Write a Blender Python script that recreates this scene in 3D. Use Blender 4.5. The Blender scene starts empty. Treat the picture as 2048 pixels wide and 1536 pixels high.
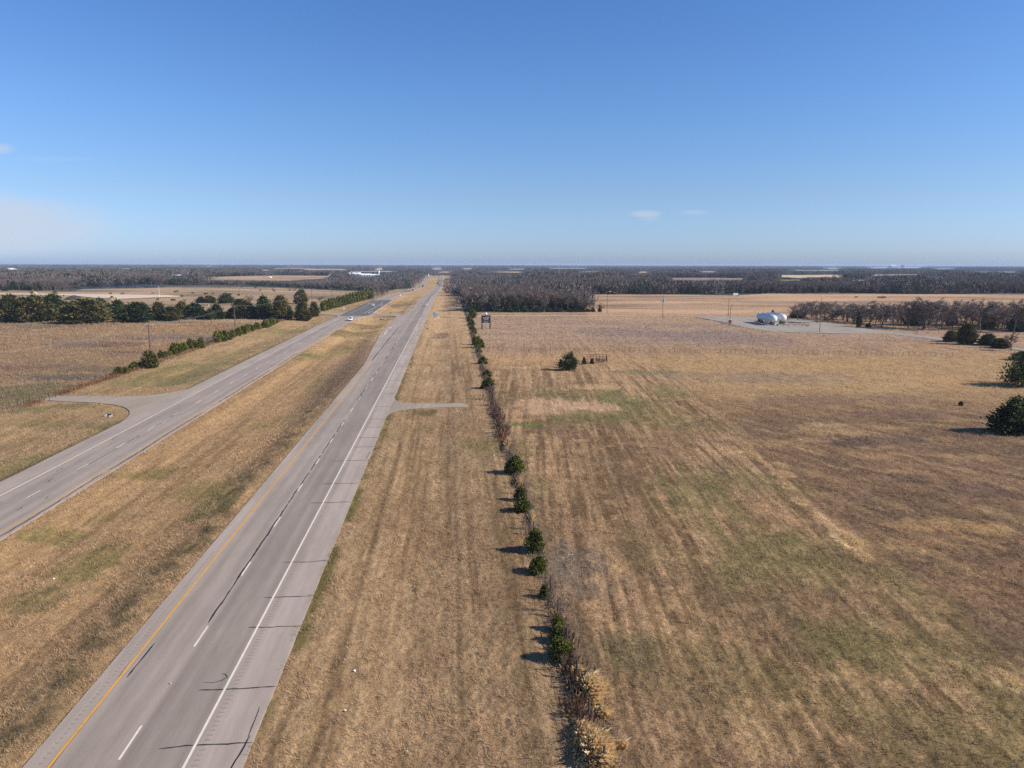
import bpy, bmesh, math, random, time
import numpy as np
from mathutils import Vector, Matrix
T0 = time.time()
S = bpy.context.scene
COL = S.collection
R = math.radians
rng = np.random.default_rng(7)
random.seed(7)

# ------------------------------------------------------------------ camera
F, CX, CY, H = 1446.0, 1024.0, 768.0, 28.0
PITCH, ROLL, TH = R(9.36), R(0.12), R(4.95)
cam_d = bpy.data.cameras.new('camera'); cam = bpy.data.objects.new('camera', cam_d); COL.objects.link(cam)
cam_d.sensor_width = 36.0; cam_d.lens = 36.0 * F / 2048.0; cam_d.clip_start = 0.5; cam_d.clip_end = 90000
CAM_M = Matrix.Rotation(R(90) - PITCH, 4, 'X') @ Matrix.Rotation(ROLL, 4, 'Z')
cam.matrix_world = Matrix.Translation((0, 0, H)) @ CAM_M
S.camera = cam
CT, ST = math.cos(TH), math.sin(TH)

def to_ws(x, y): return x * CT + y * ST, -x * ST + y * CT
def to_xy(w, s): return w * CT - s * ST, w * ST + s * CT

# ------------------------------------------------------------------ noise
def _hash(ix, iy, seed):
    h = (ix.astype(np.int64) * 374761393 + iy.astype(np.int64) * 668265263 + seed * 1442695041) & 0xFFFFFFFF
    h = ((h ^ (h >> 13)) * 1274126177) & 0xFFFFFFFF
    h = (h ^ (h >> 16)) & 0xFFFF
    return h / 65535.0
def vnoise(x, y, seed=0):
    x = np.asarray(x, float); y = np.asarray(y, float)
    ix = np.floor(x); iy = np.floor(y); fx = x - ix; fy = y - iy
    fx = fx * fx * (3 - 2 * fx); fy = fy * fy * (3 - 2 * fy)
    a = _hash(ix, iy, seed); b = _hash(ix + 1, iy, seed); c = _hash(ix, iy + 1, seed); d = _hash(ix + 1, iy + 1, seed)
    return (a * (1 - fx) + b * fx) * (1 - fy) + (c * (1 - fx) + d * fx) * fy
def fbm(x, y, seed=0, o=3):
    t = 0; a = 0.5; n = 0
    for k in range(o):
        t = t + a * vnoise(x * 2 ** k + 17.3 * k, y * 2 ** k - 9.1 * k, seed + k); n += a; a *= 0.55
    return t / n
def sst(a, b, x):
    t = np.clip((np.asarray(x, float) - a) / (b - a), 0, 1); return t * t * (3 - 2 * t)
def lin(c):
    c = np.asarray(c, float) / 255.0
    return np.where(c <= 0.04045, c / 12.92, ((c + 0.055) / 1.055) ** 2.4)
KA = 0.85 * np.array([1.0, .98, .96])
def alb(*c): return lin(c) * 0.78 * np.array([1.03, .95, .76])

# ------------------------------------------------------------------ terrain
_vs = np.arange(-200, 30000, 20.0)
_vz = np.interp(_vs, [-200, 600, 704, 970, 1200, 1470, 1600, 1736, 1900, 1990, 2300, 3000, 4000, 30000],
                [0, 0, -1.5, -6.7, -11, -13.5, -11.5, -7, 0, -0.6, -12, -8, 0, 0])
_vz = np.convolve(np.pad(_vz, 4, mode='edge'), np.ones(9) / 9, mode='valid')
def val(s): return np.interp(s, _vs, _vz)
LC_S = [-50, 100, 200, 330, 488, 800, 2200]; LC_W = [-51.0, -51.05, -52.2, -53.5, -53.0, -53.0, -53.0]
def lc(s): return np.interp(s, LC_S, LC_W)          # centre line of the far carriageway
R_L, R_Y, R_D, R_W, R_R = -24.2, -22.75, -19.1, -15.2, -11.9
def r_left(s): return np.interp(s, [-60, 205, 300, 405, 425, 560, 640, 2200], [R_L, R_L, -28.4, -28.4, R_L, R_L, R_L, R_L])
def l_right(s): return lc(s) + np.interp(s, [-60, 380, 410, 560, 640, 2200], [4.9, 4.9, 8.8, 8.4, 4.9, 4.9])
def l_left(s): return lc(s) - 7.2
def bump(x, c, hw): return np.exp(-((x - c) / hw) ** 2)
def ditch_gap(s):
    return (1 - bump(s, 409, 14))
def corridor(w): return (1 - sst(70, 260, np.abs(w + 36)))
def terrain(x, y):
    w, s = to_ws(np.asarray(x, float), np.asarray(y, float))
    z = val(s) * corridor(w)
    fade = 1 - sst(500, 900, s)
    g = ditch_gap(s) * fade
    z = z - 0.9 * sst(-1.0, -7.5, w - r_left(s)) * sst(-46.5, -40, w) * g
    z = z - 0.45 * bump(w, -3.0, 4.5) * g * (1 - bump(s, 142, 9)) * sst(-11.6, -9, w)
    z = z - 0.6 * bump(w, -70, 5.5) * g * (1 - bump(s, 152, 14)) 
    d = np.hypot(x, y)
    nf = 1 - sst(250, 600, d)
    z = z + nf * 0.5 * (fbm(x / 45.0, y / 45.0, 3, 2) - 0.5) * sst(9, 40, w)
    return z
def ground_z(x, y):
    w, s = to_ws(np.asarray(x, float), np.asarray(y, float))
    z = terrain(x, y)
    d = np.hypot(x, y)
    ins = 0.25 + 0.001 * d
    inr = sst(0, 0.4, w - r_left(s) - ins) * sst(0, 0.4, R_R - ins - w)
    inl = sst(0, 0.4, w - l_left(s) - ins) * sst(0, 0.4, l_right(s) - ins - w)
    z = z - (0.4 + 0.0004 * s) * np.maximum(inr, inl) * (s < 2080)
    nf = 1 - sst(90, 220, d)
    rel = (fbm(x * 1.1, y * 1.1, 21, 2) - 0.5) * 0.14 + (fbm(x * 3.1, y * 3.1, 25, 2) - 0.5) * 0.11
    return z + nf * rel

# pixel of the 2048 x 1536 frame -> the point of the land it shows (used to measure where things stand)
_rows = np.array(CAM_M.to_3x3())
_ts = 20 * 1.006 ** np.arange(0, 1250)
def ray(px, py):
    d = _rows @ np.array([(px - CX) / F, -(py - CY) / F, -1.0]); return d
def at(px, py):
    d = ray(px, py)
    t = _ts[_ts < 36000]
    f = H + t * d[2] - terrain(t * d[0], t * d[1])
    k = np.argmax(f < 0)
    if f[k] >= 0: k = len(t) - 1
    a, b = t[max(k - 1, 0)], t[k]
    for _ in range(18):
        m = (a + b) / 2
        if H + m * d[2] - float(terrain(m * d[0], m * d[1])) < 0: b = m
        else: a = m
    return Vector((b * d[0], b * d[1], float(terrain(b * d[0], b * d[1]))))
def scale_at(p): return p.y * math.cos(PITCH) / F + 0.0      # metres per pixel near a point
def top_z(p, py):                                               # height of the point above p seen at row py
    lo, hi = -5.0, 80.0
    for _ in range(30):
        m = (lo + hi) / 2
        v = _rows.T @ np.array([p.x, p.y, p.z + m - H]); yy = CY - F * v[1] / -v[2]
        if yy > py: lo = m
        else: hi = m
    return lo

# ------------------------------------------------------------------ object helpers
def mesh_np(name, v, f, cols=None, mat=None, uv=None, smooth=False):
    me = bpy.data.meshes.new(name)
    v = np.asarray(v, np.float32); f = np.asarray(f, np.int32); k = f.shape[1]
    me.vertices.add(len(v)); me.vertices.foreach_set('co', v.ravel())
    me.loops.add(f.size); me.loops.foreach_set('vertex_index', f.ravel())
    me.polygons.add(len(f)); me.polygons.foreach_set('loop_start', np.arange(0, f.size, k, dtype=np.int32))
    me.update(calc_edges=True)
    if cols is not None:
        a = me.color_attributes.new('Col', 'FLOAT_COLOR', 'POINT')
        c = np.ones((len(v), 4), np.float32); c[:, :3] = cols; a.data.foreach_set('color', c.ravel())
    if uv is not None:
        u = me.uv_layers.new(name='UVMap'); uu = np.asarray(uv, np.float32)[f.ravel()]; u.data.foreach_set('uv', uu.ravel())
    me.polygons.foreach_set('use_smooth', np.full(len(f), bool(smooth)))
    if mat: me.materials.append(mat)
    return me
def link(name, me, parent=None, loc=(0, 0, 0), rot=0):
    o = bpy.data.objects.new(name, me); COL.objects.link(o); o.location = loc; o.rotation_euler = (0, 0, rot)
    if parent: o.parent = parent
    return o
def tag(o, label, cat, group=None, kind=None):
    o['label'] = label; o['category'] = cat
    if group: o['group'] = group
    if kind: o['kind'] = kind
    return o
def structure(o, label=None):
    o['kind'] = 'structure'
    if label: o['label'] = label
    return o
def thing(name, label, cat, loc=(0, 0, 0), rot=0, group=None):
    o = bpy.data.objects.new(name, None); COL.objects.link(o); o.location = loc; o.rotation_euler = (0, 0, rot)
    o.empty_display_size = 0.3
    return tag(o, label, cat, group)
def dup(root, loc, rot=0, sc=(1, 1, 1), label=None, group=None, cat=None, name=None):
    r = root.copy(); COL.objects.link(r); r.location = loc; r.rotation_euler = (0, 0, rot); r.scale = sc
    if label: r['label'] = label
    if group: r['group'] = group
    if cat: r['category'] = cat
    if name: r.name = name
    for ch in list(root.children):
        c = ch.copy(); COL.objects.link(c); c.parent = r
        for g in ch.children:
            d = g.copy(); COL.objects.link(d); d.parent = c
    return r
class MB:
    """collects shapes into one mesh"""
    def __init__(s): s.bm = bmesh.new()
    def box(s, c, d, rot=0.0, taper=1.0):
        m = Matrix.Translation(c) @ Matrix.Rotation(rot, 4, 'Z') @ Matrix.Diagonal((d[0], d[1], d[2], 1))
        r = bmesh.ops.create_cube(s.bm, size=1, matrix=m)
        if taper != 1.0:
            for v in r['verts']:
                l = m.inverted() @ v.co
                if l.z > 0: v.co = m @ Vector((l.x * taper, l.y * taper, l.z))
        return s
    def cyl(s, a, b, r1, r2=None, n=10):
        a, b = Vector(a), Vector(b); d = b - a; r2 = r1 if r2 is None else r2
        m = Matrix.Translation((a + b) / 2) @ d.to_track_quat('Z', 'Y').to_matrix().to_4x4()
        bmesh.ops.create_cone(s.bm, cap_ends=True, segments=n, radius1=r1, radius2=r2, depth=d.length, matrix=m); return s
    def ball(s, c, r, n=12, sc=(1, 1, 1)):
        bmesh.ops.create_uvsphere(s.bm, u_segments=n, v_segments=max(6, n // 2), radius=r, matrix=Matrix.Translation(c) @ Matrix.Diagonal((*sc, 1))); return s
    def prism(s, pts, y0, y1):
        """polygon in x,z pushed along y"""
        a = [s.bm.verts.new((p[0], y0, p[1])) for p in pts]; b = [s.bm.verts.new((p[0], y1, p[1])) for p in pts]
        s.bm.faces.new(a); s.bm.faces.new(b[::-1])
        for i in range(len(pts)):
            j = (i + 1) % len(pts); s.bm.faces.new((a[j], a[i], b[i], b[j]))
        return s
    def build(s, name, mat, parent=None, loc=(0, 0, 0), rot=0, smooth=False, bevel=0.0):
        if bevel: bmesh.ops.bevel(s.bm, geom=list(s.bm.edges), offset=bevel, segments=2, affect='EDGES', profile=0.6)
        bmesh.ops.recalc_face_normals(s.bm, faces=list(s.bm.faces))
        me = bpy.data.meshes.new(name); s.bm.to_mesh(me); s.bm.free()
        me.polygons.foreach_set('use_smooth', np.full(len(me.polygons), bool(smooth)))
        me.materials.append(mat); return link(name, me, parent, loc, rot)

# ------------------------------------------------------------------ materials
def newmat(name):
    m = bpy.data.materials.new(name); m.use_nodes = True; nt = m.node_tree
    return m, nt, nt.nodes, nt.nodes['Principled BSDF']
def N(nt, t, **kw):
    n = nt.nodes.new(t)
    for k, v in kw.items():
        if k == 'inp':
            for a, b in v.items(): n.inputs[a].default_value = b
        else: setattr(n, k, v)
    return n
def ramp(nt, stops):
    n = nt.nodes.new('ShaderNodeValToRGB'); e = n.color_ramp.elements
    while len(e) > 1: e.remove(e[-1])
    for i, (p, c) in enumerate(stops):
        q = e[0] if i == 0 else e.new(p); q.position = p
        q.color = (c, c, c, 1) if np.isscalar(c) else (*c, 1)
    return n
def mul(nt, a, b, fac=1.0):
    n = nt.nodes.new('ShaderNodeMix'); n.data_type = 'RGBA'; n.blend_type = 'MULTIPLY'; n.inputs[0].default_value = fac
    nt.links.new(a, n.inputs[6]); nt.links.new(b, n.inputs[7]); return n.outputs[2]
def plain(name, rgb, rough=0.7, metal=0.0, var=0.12, scale=2.0, spec=0.4):
    m, nt, nd, b = newmat(name)
    tc = N(nt, 'ShaderNodeTexCoord'); no = N(nt, 'ShaderNodeTexNoise', inp={'Scale': scale, 'Detail': 4.0})
    nt.links.new(tc.outputs['Object'], no.inputs['Vector'])
    r = ramp(nt, [(0.3, tuple(c * (1 - var) for c in rgb)), (0.7, tuple(min(1, c * (1 + var)) for c in rgb))])
    nt.links.new(no.outputs['Fac'], r.inputs['Fac']); nt.links.new(r.outputs['Color'], b.inputs['Base Color'])
    b.inputs['Roughness'].default_value = rough; b.inputs['Metallic'].default_value = metal
    b.inputs['Specular IOR Level'].default_value = spec
    return m
def leafy(name, lo=0.8, hi=1.2, trans=0.0):
    m, nt, nd, b = newmat(name)
    a = N(nt, 'ShaderNodeAttribute', attribute_name='Col'); oi = N(nt, 'ShaderNodeObjectInfo')
    r = ramp(nt, [(0, lo), (1, hi)]); nt.links.new(oi.outputs['Random'], r.inputs['Fac'])
    c = mul(nt, a.outputs['Color'], r.outputs['Color'])
    nt.links.new(c, b.inputs['Base Color']); b.inputs['Roughness'].default_value = 0.8; b.inputs['Specular IOR Level'].default_value = 0.15
    if trans:
        t = N(nt, 'ShaderNodeBsdfTranslucent'); nt.links.new(c, t.inputs['Color'])
        mx = N(nt, 'ShaderNodeMixShader'); mx.inputs[0].default_value = trans
        nt.links.new(b.outputs[0], mx.inputs[1]); nt.links.new(t.outputs[0], mx.inputs[2]); nt.links.new(mx.outputs[0], nd['Material Output'].inputs['Surface'])
    return m
M_CEDAR = leafy('cedar_foliage', 0.95, 1.5, 0.18); M_TWIG = leafy('bare_twigs', 0.78, 1.22); M_GRASS = leafy('dry_grass_blades', 1, 1, 0.3)
M_BARK = plain('bark', (0.105, 0.085, 0.072), 0.9); M_POLE = plain('weathered_pole_wood', (0.10, 0.065, 0.045), 0.9)
M_GREYPOLE = plain('grey_pole_wood', (0.22, 0.19, 0.17), 0.9); M_STEEL = plain('galvanised_steel', (0.45, 0.46, 0.47), 0.45, 0.6)
M_WHITE = plain('white_paint', (0.78, 0.78, 0.76), 0.35, var=0.05); M_BLACK = plain('black_paint', (0.012, 0.011, 0.014), 0.5)
M_RUST = plain('rusty_pipe', (0.13, 0.05, 0.035), 0.8); M_RED = plain('red_paint', (0.45, 0.02, 0.035), 0.4)
M_BLUE = plain('blue_paint', (0.02, 0.05, 0.28), 0.4); M_GLASS = plain('dark_glass', (0.015, 0.018, 0.022), 0.08, spec=0.8)
M_TYRE = plain('tyre_rubber', (0.02, 0.02, 0.02), 0.9); M_WIRE = plain('cable', (0.25, 0.24, 0.23), 0.6)
M_CONC = plain('concrete', (0.27, 0.25, 0.22), 0.9); M_SKYBLUE = plain('blue_sign_sheet', (0.10, 0.32, 0.72), 0.4)
M_COW = plain('black_hide', (0.014, 0.012, 0.011), 0.8); M_FENCE = plain('fence_post_steel', (0.07, 0.055, 0.045), 0.8)

# ground and blades
m, nt, nd, b = newmat('land'); M_LAND = m
geo = N(nt, 'ShaderNodeNewGeometry'); ca = N(nt, 'ShaderNodeAttribute', attribute_name='Col')
n1 = N(nt, 'ShaderNodeTexNoise', inp={'Scale': 1.6, 'Detail': 6.0, 'Roughness': 0.65}); n2 = N(nt, 'ShaderNodeTexNoise', inp={'Scale': 7.0, 'Detail': 4.0, 'Roughness': 0.7})
mp = N(nt, 'ShaderNodeMapping'); mp.inputs['Rotation'].default_value = (0, 0, -R(2)); mp.inputs['Scale'].default_value = (1.5, 0.16, 1)
n3 = N(nt, 'ShaderNodeTexNoise', inp={'Scale': 1.0, 'Detail': 4.0, 'Roughness': 0.6})
nt.links.new(geo.outputs['Position'], n1.inputs['Vector']); nt.links.new(geo.outputs['Position'], n2.inputs['Vector'])
nt.links.new(geo.outputs['Position'], mp.inputs['Vector']); nt.links.new(mp.outputs['Vector'], n3.inputs['Vector'])
r1 = ramp(nt, [(0.3, 0.72), (0.7, 1.25)]); r2 = ramp(nt, [(0.3, 0.6), (0.72, 1.35)]); r3 = ramp(nt, [(0.3, 0.78), (0.7, 1.2)])
for n, r in ((n1, r1), (n2, r2), (n3, r3)): nt.links.new(n.outputs['Fac'], r.inputs['Fac'])
c = mul(nt, ca.outputs['Color'], r1.outputs['Color']); c = mul(nt, c, r2.outputs['Color']); c = mul(nt, c, r3.outputs['Color'])
nt.links.new(c, b.inputs['Base Color']); b.inputs['Roughness'].default_value = 0.95; b.inputs['Specular IOR Level'].default_value = 0.1
bp = N(nt, 'ShaderNodeBump', inp={'Strength': 0.55, 'Distance': 0.12}); ad = N(nt, 'ShaderNodeMath', operation='ADD')
nt.links.new(n1.outputs['Fac'], ad.inputs[0]); nt.links.new(n2.outputs['Fac'], ad.inputs[1]); nt.links.new(ad.outputs[0], bp.inputs['Height']); nt.links.new(bp.outputs[0], b.inputs['Normal'])

def asphalt(name, base, dark_lane, darker=1.0, lanes=()):
    """uv = (metres across, metres along); lanes = (centre, half width, factor) worn bands"""
    m, nt, nd, b = newmat(name)
    uv = N(nt, 'ShaderNodeUVMap', uv_map='UVMap')
    def noise(sx, sy, detail, lo, hi, p0=0.3, p1=0.7):
        mp = N(nt, 'ShaderNodeMapping'); mp.inputs['Scale'].default_value = (sx, sy, 1); nt.links.new(uv.outputs[0], mp.inputs['Vector'])
        n = N(nt, 'ShaderNodeTexNoise', inp={'Scale': 1.0, 'Detail': detail, 'Roughness': 0.6}); nt.links.new(mp.outputs[0], n.inputs['Vector'])
        r = ramp(nt, [(p0, lo), (p1, hi)]); nt.links.new(n.outputs['Fac'], r.inputs['Fac']); return r.outputs['Color']
    rgb = N(nt, 'ShaderNodeRGB'); rgb.outputs[0].default_value = (*base, 1)
    c = rgb.outputs[0]
    for sx, sy, d, lo, hi in ((0.9, 0.02, 3.0, 0.87, 1.09), (0.25, 0.06, 4.0, 0.86, 1.10), (14.0, 14.0, 2.0, 0.86, 1.14), (2.2, 0.35, 4.0, 0.94, 1.05)):
        c = mul(nt, c, noise(sx, sy, d, lo, hi))
    sep = N(nt, 'ShaderNodeSeparateXYZ'); nt.links.new(uv.outputs[0], sep.inputs[0])
    for (ce, hw, fac) in lanes:
        s1 = N(nt, 'ShaderNodeMath', operation='SUBTRACT'); s1.inputs[1].default_value = ce; nt.links.new(sep.outputs[0], s1.inputs[0])
        ab = N(nt, 'ShaderNodeMath', operation='ABSOLUTE'); nt.links.new(s1.outputs[0], ab.inputs[0])
        mr = N(nt, 'ShaderNodeMapRange', interpolation_type='SMOOTHSTEP'); mr.inputs['From Min'].default_value = hw * (0.8 if hw > 1.85 else 0.4); mr.inputs['From Max'].default_value = hw * (1.08 if hw > 1.85 else 1.4)
        mr.inputs['To Min'].default_value = fac; mr.inputs['To Max'].default_value = 1.0; nt.links.new(ab.outputs[0], mr.inputs['Value'])
        cc = N(nt, 'ShaderNodeCombineXYZ')
        for i in range(3): nt.links.new(mr.outputs[0], cc.inputs[i])
        c = mul(nt, c, cc.outputs[0])
    nt.links.new(c, b.inputs['Base Color']); b.inputs['Roughness'].default_value = 0.9; b.inputs['Specular IOR Level'].default_value = 0.2
    return m
ASP = alb(170, 159, 159)
M_ROAD_R = asphalt('worn_asphalt_near', tuple(ASP), 1, lanes=[(-17.15, 1.9, 0.74), (-20.9, 1.6, 0.93), (-18.0, 0.45, 1.07), (-16.2, 0.45, 1.07), (-21.9, 0.4, 0.94), (-20.0, 0.4, 0.94), (-13.4, 1.5, 1.09)])
M_ROAD_L = asphalt('worn_asphalt_far', tuple(ASP), 1, lanes=[(-1.9, 1.7, 0.86), (1.9, 1.7, 0.94), (2.8, 0.4, 0.94), (1.0, 0.4, 0.94), (-1.0, 0.4, 1.05), (-2.8, 0.4, 1.05)])
M_ROAD_NEW = asphalt('fresh_dark_asphalt', tuple(alb(112, 110, 116)), 1)
M_DRIVE = asphalt('pale_driveway_surface', tuple(alb(168, 156, 150)), 1)
M_GRAVEL = asphalt('grey_gravel', tuple(alb(165, 158, 155)), 1)
M_TRACK = asphalt('pale_dirt_track', tuple(alb(190, 165, 138)), 1)
M_WPAINT = plain('white_line_paint', tuple(alb(228, 224, 220)), 0.7, var=0.08, scale=1.5); M_YPAINT = plain('yellow_line_paint', tuple(alb(222, 166, 74)), 0.7, var=0.1, scale=1.5)
M_SEAL = plain('black_crack_sealant', (0.018, 0.017, 0.018), 0.6); M_RUMBLE = plain('rumble_groove', tuple(alb(157, 147, 142)), 0.9)

# ------------------------------------------------------------------ ground colours (plants and soil, plus shade painted into the median band)
def ell(px, py, rx, ry):
    c = at(px, py); a = at(px, py - ry); b = at(px, py + ry); return c.x, (a.y + b.y) / 2, rx * c.y / F, (a.y - b.y) / 2
STRAW = (204, 172, 126)
PATCH = [(ell(*p[:4]), np.array(p[4]), p[5]) for p in [(1500, 909, 20, 9, STRAW, .9), (1558, 930, 16, 5, STRAW, .7), (1570, 948, 20, 7, STRAW, .85), (1578, 974, 12, 7, STRAW, .8), (1602, 1003, 14, 7, STRAW, .7), (1650, 1045, 14, 12, STRAW, .5), (1702, 1082, 24, 20, STRAW, .9), (1732, 1113, 14, 8, STRAW, .8), (2018, 1358, 34, 22, STRAW, .8), (1905, 1330, 16, 10, STRAW, .7), (1990, 1060, 46, 12, (196, 162, 110), .7), (1640, 1030, 10, 8, STRAW, .6),
    (1660, 850, 40, 5, STRAW, .6), (1720, 868, 50, 5, STRAW, .55), (1640, 880, 40, 4, STRAW, .5), (1760, 895, 50, 4, STRAW, .4),
    (1235, 800, 50, 22, (112, 108, 64), .7), (1130, 790, 60, 14, (112, 106, 64), .5), (1130, 815, 95, 17, (186, 152, 120), .9), (1205, 774, 70, 6, (190, 154, 114), .8),
    (1050, 849, 45, 4, (104, 116, 56), .75), (1180, 835, 90, 12, (118, 108, 66), .6), (1330, 785, 40, 10, (122, 116, 70), .5), (1300, 745, 90, 4, (112, 106, 76), .5),
    (1145, 1125, 70, 34, (118, 104, 92), .6), (1180, 1180, 50, 26, (116, 104, 92), .5), (1400, 1000, 90, 60, (124, 114, 70), .5), (1550, 1130, 140, 60, (122, 112, 70), .45),
    (1750, 1300, 130, 70, (112, 104, 62), .45), (1450, 960, 80, 25, (116, 108, 66), .4), (1250, 1300, 70, 40, (104, 98, 66), .5), (1640, 860, 60, 10, (190, 158, 112), .6), (1700, 885, 60, 9, (100, 84, 72), .6),
    (1780, 880, 70, 8, (104, 86, 74), .5), (1900, 1050, 110, 14, (186, 150, 100), .6), (1980, 1180, 60, 10, (176, 142, 100), .5), (1960, 980, 90, 20, (112, 92, 80), .4), (1830, 960, 60, 10, (108, 90, 78), .5),
    (1520, 755, 200, 10, (128, 108, 94), .5), (1450, 675, 150, 16, (124, 106, 100), .45), (1250, 665, 90, 10, (128, 110, 104), .5), (1900, 760, 120, 16, (176, 138, 94), .5), (1620, 730, 200, 10, (178, 140, 96), .5),
    (1700, 800, 200, 8, (130, 108, 92), .4), (1800, 830, 90, 10, (126, 100, 84), .5),
    (430, 1010, 40, 26, (112, 106, 62), .55), (180, 1130, 60, 40, (112, 106, 58), .5), (300, 950, 40, 16, (122, 114, 64), .5), (110, 1075, 60, 22, (122, 116, 64), .45), (60, 1200, 60, 30, (112, 104, 60), .4),
    (620, 712, 22, 5, (118, 116, 66), .7), (690, 668, 50, 8, (112, 98, 62), .5), (730, 655, 40, 5, (116, 100, 66), .5), (800, 610, 30, 4, (110, 92, 66), .6), (790, 632, 20, 3, (120, 104, 70), .5),
    (880, 673, 16, 6, (116, 92, 76), .6), (850, 826, 25, 7, (112, 98, 62), .7), (700, 690, 30, 10, (118, 104, 66), .4),
    (60, 780, 90, 14, (116, 108, 72), .7), (140, 755, 90, 6, (98, 90, 74), .6), (30, 800, 50, 9, (114, 110, 66), .6), (60, 820, 40, 8, (122, 116, 72), .6), (200, 740, 80, 5, (110, 98, 80), .5),
    (150, 812, 50, 6, (124, 112, 74), .6), (230, 850, 60, 10, (122, 112, 70), .5), (350, 760, 50, 10, (128, 120, 78), .5), (420, 730, 50, 8, (134, 124, 80), .5), (100, 850, 60, 10, (128, 116, 74), .5),
    (400, 655, 120, 5, (168, 126, 84), .5), (200, 660, 100, 6, (160, 124, 86), .4), (60, 690, 60, 6, (158, 122, 84), .35), (320, 675, 90, 5, (124, 104, 96), .6), (180, 690, 90, 6, (116, 98, 90), .6), (230, 690, 40, 5, (118, 90, 74), .6),
    (60, 735, 60, 5, (126, 96, 72), .5), (250, 715, 60, 6, (152, 122, 90), .5), (1860, 690, 90, 4, (172, 134, 88), .6), (1960, 650, 90, 10, (150, 128, 82), .6), (1750, 642, 30, 4, (150, 126, 84), .7)]]
LINE_A, LINE_B = at(1480, 895), at(2040, 1420)
def mixc(c, k, t): t = np.clip(t, 0, 1)[:, None]; return c * (1 - t) + np.asarray(k, float) * t
OPEN_PX = []        # filled below: open fields beyond 500 m, as pixel outlines of what the photo shows
def inside(poly, x, y):
    r = np.zeros(len(x), bool); n = len(poly)
    for i in range(n):
        x1, y1 = poly[i]; x2, y2 = poly[(i + 1) % n]
        if y1 == y2: continue
        c = ((y1 > y) != (y2 > y)) & (x < (x2 - x1) * (y - y1) / (y2 - y1) + x1); r ^= c
    return r
def world_poly(pts):
    return [tuple(at(*p)[:2]) for p in pts]
def row_poly(top, bottom):          # outlines given as the far edge left to right and the near edge right to left
    return world_poly(top + bottom[::-1])
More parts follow.
